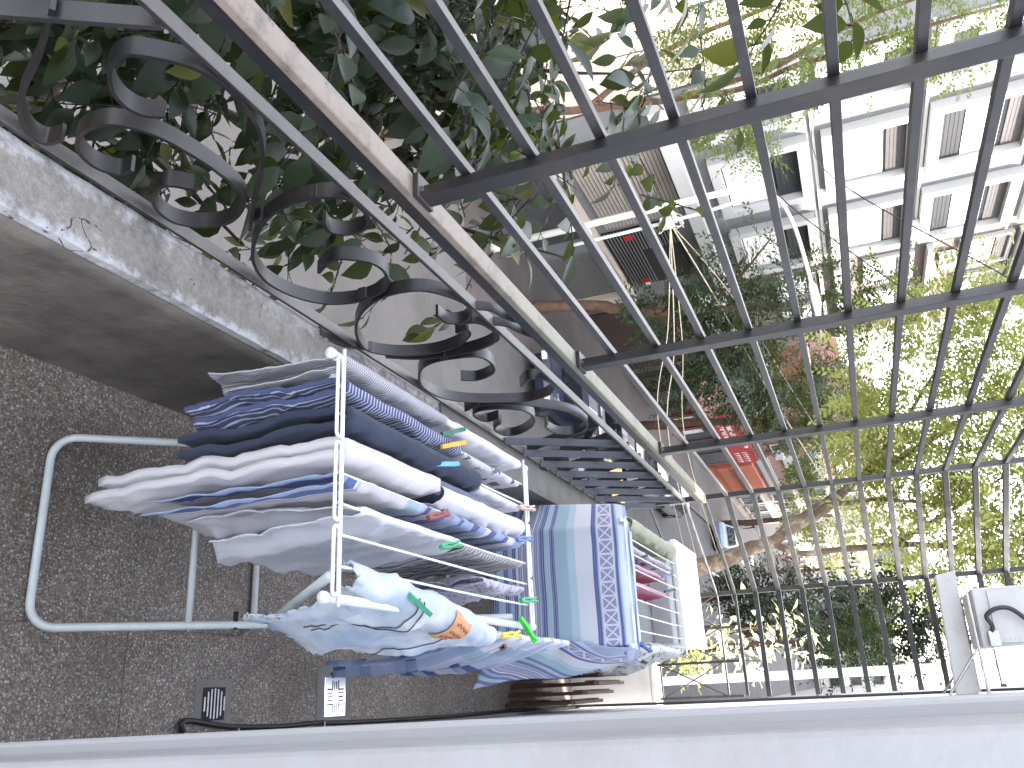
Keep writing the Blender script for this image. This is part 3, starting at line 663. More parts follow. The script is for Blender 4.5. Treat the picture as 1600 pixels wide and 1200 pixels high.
# big banded towel over the near end of the far airer
def bt(u, v):
    """u along width 0..1, v height 0..1 (bottom..top)"""
    if u < .16:
        q = u/.16; x = -.735+.125*q; y = 3.53-.175*q
    elif u < .80:
        q = (u-.16)/.64; x = -.61+.455*q; y = 3.355+.006*math.sin(q*9)
    else:
        q = (u-.80)/.20; x = -.155+.06*q; y = 3.355+.22*q
    return x, y
def bigtowel(i, j):
    v, u = i, j; x, y = bt(u, v)
    zt = .885 if .16 < u < .82 else (.885-.05*((.16-u)/.16) if u <= .16 else .885-.07*((u-.82)/.18))
    z = .30+(zt-.30)*v
    fl_ = 1-v
    x += -.05*fl_*max(0, 1-u*3)+.012*fl_*math.sin(u*20)*.4; y += -.03*fl_+.015*fl_*math.sin(u*15)
    if v > .94: y += (v-.94)/.06*.05; z -= ((v-.94)/.06)**2*.004
    w1 = noise.noise_vector(Vector((x*6, y*6, z*6)))*.005
    return Vector((x, y+w1.y, z+w1.z*.25))
bg_ = thing('banded_bath_towel', 'large blue towel with teal bands and a crossed diamond border hung over the far airer', 'towel', (-.4, 3.36, .3))
MB().grid(bigtowel, 60, 80).build('towel_front', 'big_towel', bg_, True, solid=.003)
def flap(i, j):
    a = Vector((-.150, 3.35, .865)); b = Vector((-.205, 3.27, .30)); c = Vector((-.095, 3.60, .84)); d = Vector((-.02, 3.24, .24))
    p = (a*(1-j)+c*j)*i+(b*(1-j)+d*j)*(1-i)
    p.x += .018*math.sin(math.pi*j)*(1-i); p.x += .01*math.sin(9*i+3*j)
    return p+noise.noise_vector(p*11)*.008
MB().grid(flap, 40, 24, lambda i, j: (j*.35, min(1, max(0, i*.95-.45*j+.35)))).build('towel_flap', 'big_towel', bg_, True, solid=.003)
def back(i, j):
    x = -.60+.44*j; z = .886-.006*math.sin(i*3)-max(0, i-.25)*.35; y = 3.40+min(i, .25)*.18
    return Vector((x, y, z))+noise.noise_vector(Vector((x*10, y*10, z*10)))*.006
MB().grid(back, 20, 30, lambda i, j: (j, .97)).build('towel_back', 'big_towel', bg_, True, solid=.003)

# ---------------------------------------------------------------- clothes pegs
def pegmesh():
    A = MB(); A.prism([(-.036, 0), (-.034, .0055), (-.004, .0075), (.02, .005), (.038, .0085), (.040, .0035), (.02, .0), (.004, .0018), (-.03, 0)], -.005, .005, 0)
    a = A.mesh('peg_arm'); sp = MB()
    sp.tube([(-.0065+.013*i/16, .004*math.cos(i*1.57), .004*math.sin(i*1.57)) for i in range(17)], .0011, 5)
    return a, sp.mesh('peg_spring')
pa, ps = pegmesh(); ps.materials.append(Mt['dullsteel'])
def peg(label, color, p, q, open_=.16, roll=0):
    """p = jaw end, q = tail end"""
    p, q = Vector(p), Vector(q); d = (q-p).normalized(); mid = p+d*.036
    nm = 'peg_'+'_'.join('%02d' % int(c*99) for c in color)
    if nm not in Mt: Mt[nm] = plain(nm, color, .4, 0, .1, 40)
    t = bpy.data.objects.new('clothes_peg', None); col.objects.link(t); t.empty_display_size = .02
    tag(t, label, 'clothes peg', 'clothes pegs on the airers')
    z = Vector((0, 0, 1)); x = d.cross(z).normalized(); zz = x.cross(d)
    M = Matrix((x, d, zz)).transposed().to_4x4(); t.matrix_world = Matrix.Translation(mid) @ M @ Matrix.Rotation(roll, 4, 'Y')
    a = pa.copy(); a.materials.clear(); a.materials.append(Mt[nm])
    for s in (1, -1):
        o = bpy.data.objects.new('peg_arm', a); col.objects.link(o); o.parent = t
        o.rotation_euler = (s*open_*.5, 0 if s > 0 else math.pi, 0)
    o = bpy.data.objects.new('peg_spring', ps); col.objects.link(o); o.parent = t; o.location = (0, 0, 0)
Zp = .875
peg('dark green clothes peg beside the pinstriped cloth', (.012, .12, .07), (-.565, 1.70, Zp), (-.60, 1.79, Zp+.03))
peg('orange yellow clothes peg on the striped shirt', (.62, .34, .03), (-.535, 1.70, Zp), (-.57, 1.80, Zp+.03), .3)
peg('light blue clothes peg on the navy trousers', (.12, .33, .62), (-.485, 1.66, Zp), (-.50, 1.74, Zp+.02), .3)
peg('brown red clothes peg on the striped towel', (.20, .045, .035), (-.355, 1.62, Zp+.004), (-.395, 1.72, Zp+.02), .18, 1.2)
peg('green clothes peg on the white T-shirt', (.03, .30, .13), (-.30, 1.68, Zp+.004), (-.34, 1.80, Zp+.02), .22, 1.1)
peg('bare wooden clothes peg at the far end of the airer', (.50, .36, .28), (-.478, 2.18, Zp), (-.492, 2.27, Zp+.02), .12, 1.3)
peg('medium blue clothes peg at the far end of the airer', (.10, .16, .42), (-.385, 2.15, Zp), (-.405, 2.25, Zp+.02), .12, 1.3)
peg('green clothes peg beside the lace cloth', (.03, .30, .13), (-.225, 2.16, Zp), (-.24, 2.26, Zp+.02), .12, 1.3)
peg('bright lime green clothes peg at the far right corner', (.05, .50, .05), (-.185, 2.15, Zp), (-.135, 2.16, Zp+.025), .15, .3)
peg('yellow clothes peg at the far right corner', (.72, .62, .04), (-.13, 2.02, Zp), (-.143, 2.11, Zp+.02), .12, 1.2)
peg('dark brown clothes peg below the yellow peg', (.11, .035, .028), (-.112, 2.10, Zp-.02), (-.10, 2.02, Zp-.01), .45, .6)
peg('green clothes peg on the bleached denim shorts', (.02, .24, .12), (-.185, 1.50, Zp+.022), (-.150, 1.585, Zp+.028), .25, .7)
peg('grey blue clothes peg on the pink cloth of the far airer', (.10, .16, .30), (-.475, 4.02, Zp), (-.50, 4.12, Zp+.03), .5)
peg('dark grey clothes peg on the second pink cloth of the far airer', (.07, .06, .09), (-.41, 4.05, Zp), (-.43, 4.15, Zp+.03), .4)
peg('navy clothes peg on the leaf printed sheet', (.03, .07, .25), (-.165, 3.40, Zp+.01), (-.125, 3.46, Zp+.03), .5)

# ---------------------------------------------------------------- far end of the balcony
cbn = thing('white_cabinet', 'white boxy appliance with a sunlit flat top at the end of the balcony', 'cabinet', (-.45, 4.85, 0))
MB().box(-.715, -.185, 4.50, 5.08, .03, .825).build('body', 'enamel', cbn, bevel=.012)
MB().box(-.72, -.18, 4.49, 5.09, .827, .862).build('top_panel', 'enamel', cbn, bevel=.01, seg=3)
MB().box(-.70, -.20, 4.485, 4.499, .70, .80).build('control_panel', 'white_paint', cbn, bevel=.003)
for x in (-.68, -.22):
    for y in (4.54, 5.04): MB().tube([(x, y, 0), (x, y, .032)], .02, 8).build('foot', 'rubber', cbn)
for i in range(4):
    x0 = -.075+i*.042; lab = ['leftmost of the dark brown boards stacked against the wall', 'second dark brown board of the stack against the wall', 'third dark brown board of the stack against the wall', 'dark brown board lying closest to the white wall'][i]
    b = thing('wooden_board', lab, 'board', (x0, 4.6, 0), 0, 'brown boards leaning at the end of the balcony')
    h = (.47, .46, .41, .36)[i]; y0 = (4.28, 4.24, 4.20, 4.16)[i]
    MB().prism([(y0, .001), (y0+.5, .001), (y0+.5, h), (y0+.02, h), (y0, h-.02)], x0, x0+.016, 0).build('panel', 'wood', b, bevel=.002)
    for zz in (.02, h-.07): MB().box(x0-.007, x0-.0005, y0+.01, y0+.49, zz, zz+.05).build('batten', 'wood', b, bevel=.0015)
# bracket beam and air conditioner on the wall
bm = tag(MB().prism([(-.455, 2.075), (HW-.002, 2.06), (HW-.002, 2.155), (-.47, 2.165)], 4.78, 4.86, 1).build('bracket_beam', 'white_paint', None, bevel=.004), 'white wooden bracket beam sticking out of the wall under the air conditioner', 'beam')
ac = thing('air_conditioner', 'white air conditioner unit with a black hose above the bracket beam', 'air conditioner', (-.22, 4.85, 2.2))
MB().box(-.365, -.10, 4.62, 5.10, 2.20, 2.80).build('casing', 'white_paint', ac, bevel=.006)
MB().box(-.35, -.115, 4.612, 4.619, 2.26, 2.40).build('side_plate', 'white_paint', ac, bevel=.002)
for i in range(5): MB().tube([(-.13+0*i, 4.611, 2.275+.02*i), (-.13, 4.607, 2.275+.02*i)], .0035, 6).build('screw', 'dullsteel', ac)
MB().tube(spline([(-.15, 4.60, 2.24), (-.19, 4.585, 2.25), (-.235, 4.58, 2.235), (-.265, 4.58, 2.28), (-.26, 4.58, 2.34), (-.20, 4.58, 2.40), (-.12, 4.585, 2.47), (-.03, 4.6, 2.56), (.05, 4.62, 2.66)], 6), .010, 8).build('hose', 'rubber', ac, True)
MB().box(-.17, -.10, 4.585, 4.611, 2.225, 2.275).build('valve', 'dullsteel', ac, bevel=.004)
MB().box(-.10, .06, 4.60, 4.61, 2.24, 2.36).build('label_plate', 'blind', ac)
for y in (4.66, 5.05): MB().tube([(HW-.004, y, 2.185), (-.36, y, 2.185)], .008, 6).build('bracket', 'dullsteel', ac); MB().tube([(HW-.004, y, 2.02), (-.10, y, 2.18)], .006, 6).build('bracket_strut', 'dullsteel', ac)

# ================================================================== vegetation
def leaf_mesh(name, L, W, fold=.25, curl=.2):
    """pointed oval leaf with midrib fold, along +Y"""
    mb = MB(); st_ = [(0, 0), (.12, .45), (.32, .95), (.52, 1), (.74, .68), (.9, .25), (1, 0)]
    vs = []; fs = []
    for (a, b) in st_:
        z = -curl*L*a*a; w_ = W/2*b
        vs += [(-w_, a*L, z+fold*w_), (0, a*L, z), (w_, a*L, z+fold*w_)]
    for i in range(len(st_)-1):
        p = i*3; q = p+3
        if i == 0: fs += [(p+1, q+1, q), (p+1, q+2, q+1)]
        elif i == len(st_)-2: fs += [(p, p+1, q+1), (p+1, p+2, q+1)]
        else: fs += [(p, p+1, q+1, q), (p+1, p+2, q+2, q+1)]
    # stalk
    mb.add(vs, fs)
    mb.tube([(0, -.25*L, .02*L), (0, 0, 0)], .0015+L*.008, 3)
    return mb
def rot_to(d, roll):
    d = Vector(d).normalized(); q = d.to_track_quat('Y', 'Z').to_matrix().to_4x4()
    return q @ Matrix.Rotation(roll, 4, 'Y')
rg = random.Random(11)
# ---- big-leaved street tree right outside the railing
fic = thing('broadleaf_tree', 'dark glossy broad-leaved tree crowding the railing from outside', 'tree', (-2.4, 1.9, G))
def limb(pts, r0, r1, mat, parent, name='branch'):
    P = spline(pts, 8); N = len(P); rr_ = []
    for i, p in enumerate(P):
        q = noise.noise_vector(p*2.3)*r0*.35; P[i] = p+q if 0 < i < N-1 else p
        rr_.append((r0+(r1-r0)*i/(N-1))*(1+.22*noise.noise(p*4.1)))
    mb = MB().tube(P, rr_, 10)
    if r0 > .05:
        mb.v = [tuple(Vector(v)+noise.noise_vector(Vector(v)*9)*r0*.10) for v in mb.v]
    return mb.build(name, mat, parent, True)
limb([(-2.5, 1.9, G), (-2.45, 1.95, -4), (-2.3, 1.9, -2), (-2.1, 1.8, -.8)], .16, .07, 'bark', fic, 'trunk')
ends = []
BR = [[(-2.1, 1.8, -.8), (-1.9, 1.5, -.1), (-1.7, 1.25, .5), (-1.55, 1.0, 1.0), (-1.45, .95, 1.5)],
      [(-2.1, 1.8, -.8), (-2.2, 1.9, .1), (-2.2, 2.0, .9), (-2.15, 2.1, 1.5), (-2.1, 2.3, 2.0)],
      [(-2.15, 1.85, -.4), (-1.9, 2.2, .1), (-1.65, 2.5, .5), (-1.5, 2.7, .9)],
      [(-2.1, 1.8, -.8), (-1.7, 1.2, -.5), (-1.45, .8, -.1), (-1.3, .6, .4)],
      [(-2.2, 1.9, .1), (-2.3, 2.3, .6), (-2.2, 2.5, .9), (-2.15, 2.6, 1.2)],
      [(-2.1, 1.8, -.8), (-1.9, 1.6, -.4), (-1.6, 1.75, -.1), (-1.35, 1.9, .1)],
      [(-2.2, 1.9, .5), (-2.0, 1.5, 1.1), (-1.9, 1.3, 1.7), (-1.85, 1.2, 2.1)],
      [(-2.25, 2.2, .6), (-2.1, 2.5, .8), (-2.0, 2.75, .9), (-1.95, 2.9, .9)]]
for b in BR: limb(b, .018, .004, 'twig', fic)
leaves = []; twigs = []
def cluster(c, rad, n, spread=1):
    c = Vector(c)
    for _ in range(max(1, n//6)):
        v = Vector((rg.gauss(0, 1), rg.gauss(0, 1), rg.gauss(0, 1)))*.5
        p = c+Vector((v.x*rad[0], v.y*rad[1], v.z*rad[2]))
        if p.x > -1.08: p.x = -1.08-rg.random()*.25
        d = Vector((rg.gauss(.1, .6), rg.gauss(.1, .6), rg.gauss(-.25, .6))).normalized()
        if d.x > .2 and p.x > -1.3: d.x = -.1
        sd = d.cross(Vector((rg.gauss(0, .4), rg.gauss(0, .4), 1))).normalized(); L = rg.uniform(.14, .30)
        twigs.append((p, p+d*L*.5+Vector((0, 0, -.01)), p+d*L+Vector((0, 0, -.03))))
        for k in range(6):
            f = .12+.88*k/5; b = p+d*L*f+Vector((0, 0, -.03*f*f)); sg_ = 0 if k == 5 else (1 if k % 2 else -1)
            ld = d*rg.uniform(.3, .8)+sd*sg_*rg.uniform(.6, 1.1)+Vector((0, 0, rg.gauss(-.35, .3)))
            leaves.append((b+ld.normalized()*.018, ld, rg.uniform(-.7, .7), rg.choice((.6, .8, .9, 1.0, 1.1, 1.3))*rg.uniform(.9, 1.1)))
# masses along each branch: (centre, radii, number)
for c, r_, n in [((-1.35, .75, .55), (.42, .5, .5), 210), ((-1.45, .6, 1.1), (.5, .45, .45), 170), ((-1.6, .95, .2), (.5, .6, .55), 210), ((-1.65, 1.0, .9), (.5, .6, .6), 240),
                 ((-2.0, 1.3, .4), (.7, .8, .8), 260), ((-2.1, 1.5, 1.1), (.6, .7, .5), 190), ((-1.4, 1.35, .15), (.35, .5, .3), 90), ((-1.5, 1.95, .12), (.35, .45, .28), 70),
                 ((-1.55, 2.45, .5), (.3, .4, .35), 44), ((-2.0, 1.95, .8), (.5, .5, .4), 70), ((-2.2, 2.2, 1.3), (.5, .6, .5), 60), ((-2.2, 2.5, 1.25), (.4, .35, .35), 36),
                 ((-1.75, 1.75, .62), (.3, .35, .3), 150), ((-1.95, 2.15, .55), (.35, .4, .35), 170), ((-1.8, 1.9, .95), (.3, .35, .25), 120), ((-2.2, 2.45, .75), (.4, .4, .4), 130), ((-1.6, 1.65, .95), (.25, .3, .25), 70), ((-1.95, 2.75, .85), (.25, .25, .2), 34), ((-1.6, 2.15, .95), (.2, .2, .2), 22), ((-1.55, 2.1, .42), (.2, .2, .15), 26), ((-2.4, 1.2, 1.6), (.7, .8, .5), 90), ((-1.35, .35, .2), (.4, .4, .5), 110), ((-1.3, .55, -.2), (.4, .5, .4), 90), ((-1.9, 1.6, 1.75), (.5, .6, .35), 40)]:
    cluster(c, r_, int(n*1.7))
for c, r_, n in [((-2.6, .8, -.6), (.9, 1.0, 1.0), 420), ((-2.9, 1.6, -.2), (.8, 1.0, 1.0), 380), ((-2.3, .4, .2), (.7, .7, .9), 300), ((-3.0, 1.9, .8), (.8, .9, .8), 260), ((-1.9, .5, -.6), (.6, .6, .6), 220)]: cluster(c, r_, n)
C0 = Vector((0, 0, 1.7))
def inview(p):
    q = p-C0; d = q.dot(fw)
    return d > .2 and abs(q.dot(rt)/d) < .62 and abs(q.dot(dn)/d) < .47
leaves.sort(key=lambda l: (0 if inview(l[0]) else 1, (l[0]-C0).length/l[3]))
lm = [leaf_mesh('leaf', .095, .045).mesh('leaf', True), leaf_mesh('leaf', .105, .058, .18, .3).mesh('leaf', True), leaf_mesh('leaf', .085, .042, .35, .1).mesh('leaf', True)]
for m_ in lm: m_.materials.append(Mt['ficus'])
rest = MB(); protos = [leaf_mesh('leaf', .095, .045), leaf_mesh('leaf', .105, .058, .18, .3)]
for i, (p, d, ro, s) in enumerate(leaves):
    M = Matrix.Translation(p) @ rot_to(d, ro) @ Matrix.Scale(s, 4)
    if i < 300:
        o = bpy.data.objects.new('leaf', lm[i % 3]); col.objects.link(o); o.parent = fic
        o.matrix_world = M; o.matrix_basis = Matrix.Translation((2.4, -1.9, -G)) @ M
    else:
        pr = protos[i % 2]; rest.add([M @ Vector(v) for v in pr.v], pr.f)
tag(rest.build('foliage', 'ficus', fic, True), kind='stuff')
twm = MB()
for a, b, c in twigs: twm.tube([a, b, c], .003, 4, False, .0015)
tag(twm.build('twigs', 'twig', fic), kind='stuff')

# ---- generic street trees
def crown_mesh(blobs, size, seed, aspect=.5, droop=.3, twigs=None):
    r = random.Random(seed); mb = MB()
    for (c, rad, n) in blobs:
        c = Vector(c)
        subs = []
        for _ in range(max(3, n//28)):
            while True:
                v = Vector((r.uniform(-1, 1), r.uniform(-1, 1), r.uniform(-1, 1)))
                if .25 < v.length < 1: break
            subs.append(c+Vector((v.x*rad[0], v.y*rad[1], v.z*rad[2])))
        k = 11
        for _ in range(max(1, n//k)):
            q = r.choice(subs); sc_ = min(rad)*.20
            p = q+Vector((r.gauss(0, sc_), r.gauss(0, sc_), r.gauss(0, sc_*.75)))
            out = (p-c); out = out.normalized() if out.length > .01 else Vector((0, 0, 1))
            d = (out*.7+Vector((r.gauss(0, .7), r.gauss(0, .7), r.gauss(-droop, .45)))).normalized()
            sd = d.cross(Vector((r.gauss(0, .35), r.gauss(0, .35), 1))).normalized(); up = sd.cross(d)
            Ls = size*r.uniform(2.6, 4.6); cur = -up*Ls*r.uniform(.05, .30)*(1 if up.z > 0 else -1)
            tw = size*.035
            e1 = p+d*Ls*.5+cur*.25; e2 = p+d*Ls+cur
            mb.add([p-sd*tw, p+sd*tw, e1+sd*tw*.7, e1-sd*tw*.7, e2], [(0, 1, 2, 3), (3, 2, 4)])
            for m_ in range(k):
                f = .15+.85*m_/(k-1); b0 = p+d*Ls*f+cur*f*f; sg_ = 0 if m_ == k-1 else (1 if m_ % 2 else -1)
                ld = (d*r.uniform(.35, .8)+sd*sg_*r.uniform(.7, 1.1)+up*r.uniform(-.45, .25)).normalized() if sg_ else d
                L = size*r.uniform(.65, 1.25)*(1-.25*f); W = L*aspect*.5
                ls = ld.cross(up+sd*r.uniform(-.4, .4)).normalized(); nn = ls.cross(ld)*L*r.uniform(-.05, .12)
                mb.add([b0, b0+ld*L*.42+ls*W+nn, b0+ld*L, b0+ld*L*.42-ls*W+nn], [(0, 1, 2, 3)])
    return mb
def tree(label, base, limbs, blobs, mat, bark, size, seed, aspect=.5, group='street trees', name='street_tree', droop=.3):
    t = thing(name, label, 'tree', base, 0, group)
    for i, (pts, r0, r1) in enumerate(limbs): limb(pts, r0, r1, bark, t, 'trunk' if i == 0 else 'branch')
    tag(crown_mesh(blobs, size, seed, aspect, droop).build('crown', mat, t), kind='stuff')
    return t
# tree on the near pavement: pale lit trunk forking, yellow-green crown
tree('pale-barked tree with a sunlit yellow green crown at the right', (-1.5, 12.6, G),
     [([(-1.35, 12.6, G), (-1.40, 12.6, -3), (-1.50, 12.6, -.9), (-1.60, 12.6, -.2), (-1.83, 12.6, .72)], .17, .10),
      ([(-1.83, 12.6, .72), (-2.0, 12.6, 1.02), (-2.25, 12.6, 1.55), (-2.55, 12.5, 2.0), (-2.9, 12.3, 2.9), (-3.4, 12, 4.0)], .095, .025),
      ([(-1.80, 12.6, .7), (-2.1, 12.8, 1.0), (-2.3, 13.2, 1.25), (-2.6, 13.8, 1.6), (-3.0, 14.2, 2.2)], .08, .03),
      ([(-1.83, 12.6, .70), (-1.62, 12.5, 1.1), (-1.62, 12.4, 1.7), (-1.55, 12.2, 2.6), (-1.3, 12, 3.6), (-1.1, 12, 4.6)], .05, .02),
      ([(-1.58, 12.3, 2.2), (-1.9, 12.2, 2.9), (-2.3, 12.0, 3.7)], .035, .015),
      ([(-2.55, 12.5, 2.0), (-3.2, 12.6, 2.6), (-3.9, 12.5, 3.2)], .04, .015),
      ([(-2.25, 12.6, 1.55), (-2.2, 12.3, 2.2), (-2.0, 12.0, 2.9)], .04, .015)],
     [((-3.6, 12.4, 3.3), (1.3, 1.4, 1.3), 6000), ((-2.2, 12.0, 3.6), (1.2, 1.3, 1.0), 5200), ((-4.4, 12.6, 4.2), (1.0, 1.2, 1.0), 3600), ((-1.4, 12.2, 4.1), (.9, 1.1, .8), 3400), ((-3.2, 13.0, 2.3), (.7, 1.0, .5), 1400),
      ((-2.7, 12.2, 4.9), (1.5, 1.4, .9), 2000), ((-1.5, 12.0, 2.9), (.6, .8, .5), 1200), ((-2.2, 12.6, 2.4), (.5, .6, .4), 680), ((-.6, 12.4, 4.4), (.7, .8, .8), 1000), ((-3.0, 12.4, 2.6), (.8, .8, .5), 1200)],
     'leaf_yel', 'bark', .12, 21, .45)
# dark tree on the far pavement in front of the pale building
tree('dark green tree leaning on the far pavement below the pale apartment windows', (-11.6, 23.6, G),
     [([(-11.6, 23.6, G), (-11.3, 23.7, -4.6), (-10.8, 24.0, -2.8), (-10.6, 24.2, -1.2), (-10.7, 24.8, .2), (-10.6, 25.6, 1.6)], .20, .07),
      ([(-10.8, 24.0, -2.8), (-10.2, 24.8, -1.6), (-9.6, 26, -.6), (-9.2, 27.5, .1)], .09, .03),
      ([(-10.6, 24.2, -1.2), (-11.2, 23.3, .2), (-11.6, 22.4, 1.1)], .06, .02)],
     [((-10.4, 25.0, -.6), (1.6, 1.9, 1.3), 3740), ((-9.6, 27.0, -.4), (1.6, 2.2, 1.4), 3740), ((-10.6, 24.6, 1.8), (1.3, 1.6, 1.4), 2550), ((-10.3, 25.6, 4.0), (1.0, 1.3, 1.0), 1530), ((-9.4, 29.4, .3), (1.5, 2.0, 1.4), 2550), ((-10.3, 23.6, -2.4), (.9, 1.2, .7), 850), ((-11.4, 22.3, .3), (.6, .8, .6), 374), ((-9.2, 26.6, -2.4), (1.1, 1.6, .8), 1190), ((-9.2, 31.5, .9), (1.3, 2.0, 1.3), 2550), ((-9.4, 28.5, 2.2), (1.0, 1.4, .8), 1190)],
     'leaf_dark', 'bark_red', .22, 22, .45)
tree('light airy tree on the far pavement at the top of the photo', (-11.4, 13.5, G),
     [([(-11.4, 13.5, G), (-11.0, 13.3, -4), (-10.2, 13.0, -1.5), (-9.8, 12.9, .3), (-9.5, 12.4, 1.9)], .12, .04),
      ([(-9.8, 12.9, .3), (-9.4, 12.6, 1.2), (-9.1, 12.0, 2.2), (-9.0, 11.8, 3.4), (-9.0, 11.8, 5)], .06, .02),
      ([(-9.6, 12.8, .9), (-9.2, 13.1, 1.2), (-9.0, 13.5, 1.5)], .03, .01),
      ([(-10.2, 13, -1.5), (-10.3, 12.2, .2), (-10.2, 11.8, 2)], .07, .03),
      ([(-9.5, 12.4, 1.9), (-9.8, 12.2, 3.4), (-9.8, 12, 5)], .06, .02)],
     [((-9.0, 11.3, 2.6), (.9, .9, 1.1), 3600), ((-9.0, 11.5, 4.6), (.9, .8, 1.2), 3000), ((-9.0, 10.7, 1.2), (.8, .7, .8), 1700), ((-9.0, 13.1, .9), (.5, .6, .6), 1200), ((-9.0, 13.6, 1.5), (.45, .5, .4), 800), ((-9.0, 12.9, 4.6), (.4, .4, .4), 300)],
     'leaf_mid', 'bark_red', .11, 23, .45)
tree('yellow green tree behind the dark tree on the far pavement', (-10.9, 36, G),
     [([(-10.9, 36, G), (-10.6, 36, -3), (-10.0, 36, .5), (-9.5, 36, 3)], .22, .08)],
     [((-9.4, 36, 3.0), (2.0, 2.4, 1.8), 2210), ((-8.6, 38, 1.6), (1.6, 2.2, 1.4), 1530), ((-10, 33.5, 2.0), (1.2, 2, 1.2), 1190)], 'leaf_mid', 'bark_red', .26, 24)
tree('deep green dense tree far along the near pavement', (-2.4, 44, G),
     [([(-2.4, 44, G), (-2.5, 44, -3), (-2.7, 44, 0), (-2.6, 44, 3)], .25, .08)],
     [((-2.3, 44, 2.6), (1.7, 2.4, 2.2), 3400), ((-3.2, 43, 4.4), (1.4, 1.8, 1.4), 1530), ((-1.6, 44, 4.6), (1.4, 1.8, 1.2), 1190), ((-3.4, 46, .2), (1.3, 1.8, 1.4), 1360)], 'leaf_needle', 'bark_red', .34, 25)
tree('dark bushy tree low down beyond the pale plant', (-3.4, 38, G),
     [([(-3.4, 38, G), (-3.4, 38, -4), (-3.4, 38, -2)], .2, .08)],
     [((-3.5, 38, -1.8), (1.2, 1.8, 1.4), 1870), ((-2.6, 37, -1.0), (1.0, 1.5, 1.0), 1020)], 'leaf_needle', 'bark_red', .3, 26)
tree('fresh green tree low at the right beyond the end of the balcony', (-1.2, 30, G),
     [([(-1.2, 30, G), (-1.1, 30, -2), (-1.1, 30, .6)], .2, .06)],
     [((-1.0, 30, .9), (.9, 1.4, 1.3), 1870), ((-1.5, 30, 1.9), (.7, 1.0, .7), 680)], 'leaf_dark', 'bark_red', .2, 27)
for i, (x, y, z, r_, lab) in enumerate([(-10.6, 62, 1, 3.0, 'small leafy tree on the far pavement before the corner'), (-3.2, 66, 2.5, 3.2, 'leafy tree on the near pavement past the corner'), (-10.8, 96, 2, 4.0, 'distant tree at the end of the street, far side'), (-3.4, 90, 2, 4.0, 'distant tree at the end of the street, near side'), (-6.5, 135, 0, 7, 'very distant tree closing the street')]):
    tree(lab, (x, y, G), [([(x, y, G), (x+.1, y, -3), (x+.2, y, z)], .25, .1)], [((x+.2, y, z), (r_*.75, r_, r_*.8), 1500)], 'leaf_mid' if i % 2 else 'leaf_yel', 'bark_red', .4, 30+i)
# sunlit potted plant past the end of the balcony
pp = thing('pale_plant', 'sunlit pale variegated shrub beyond the end railing', 'shrub', (-.35, 7.7, -.6))
for a, b, c in (((-.30, 7.6, -.6), (-.35, 7.65, .1), (-.42, 7.7, .6)), ((-.30, 7.6, -.6), (-.2, 7.6, .3), (-.15, 7.7, .9)), ((-.30, 7.6, -.2), (-.4, 7.8, .5), (-.45, 7.9, 1.15))): limb([a, b, c], .018, .006, 'bark', pp, 'stem')
pm = MB(); pr = leaf_mesh('leaf', .09, .04); rp = random.Random(4)
for c, r_, n in (((-.40, 7.7, .55), (.14, .25, .14), 60), ((-.18, 7.7, .78), (.13, .25, .16), 60), ((-.40, 7.85, 1.05), (.14, .25, .16), 50), ((-.22, 7.8, 1.25), (.12, .2, .12), 30), ((-.16, 7.6, .42), (.12, .2, .14), 46)):
    for _ in range(n):
        p = Vector(c)+Vector((rp.gauss(0, r_[0]), rp.gauss(0, r_[1]), rp.gauss(0, r_[2])))*.8
        M = Matrix.Translation(p) @ rot_to((rp.gauss(0, 1), rp.gauss(0, 1), rp.gauss(.2, .6)), rp.uniform(-1, 1)) @ Matrix.Scale(rp.uniform(.6, 1.2), 4)
        pm.add([M @ Vector(v) for v in pr.v], pr.f)
tag(pm.build('foliage', 'leaf_pale', pp, True), kind='stuff')
pot = MB().tube([(-.30, 7.6, -.92), (-.30, 7.6, -.60)], .13, 16, True, .17).build('pot', 'terracotta', pp, True)
struct('neighbour_terrace', MB().box(-1.2, .9, 5.9, 9.2, -1.2, -.93), 'pave')
wl = tag(MB().box(-.06, .0, 6.45, 6.55, -.93, 3.2).build('downpipe_casing', 'white_paint', None, bevel=.01), 'white vertical pipe casing just past the end of the house wall', 'pipe')
yb = thing('yellow_bush', 'small yellow green bush at the foot of the pale shrub', 'shrub', (-.2, 7.0, -.93))
limb([(-.2, 7.0, -.93), (-.2, 7.0, -.4), (-.22, 7.0, -.1)], .012, .005, 'bark', yb, 'stem')
tag(crown_mesh([((-.22, 7.0, .25), (.16, .22, .22), 420)], .06, 77, .4).build('foliage', 'leaf_yel', yb), kind='stuff')
rf = thing('reed_fence', 'short beige reed fence at the end of the neighbouring terrace', 'fence', (-.1, 6.1, -.93))
for i in range(14): MB().tube([(-.36+i*.028, 6.1+random.uniform(-.006, .006), -.93), (-.36+i*.028, 6.1, .28+random.uniform(-.03, .03))], .011, 6).build('reed', 'louvre', rf, True)

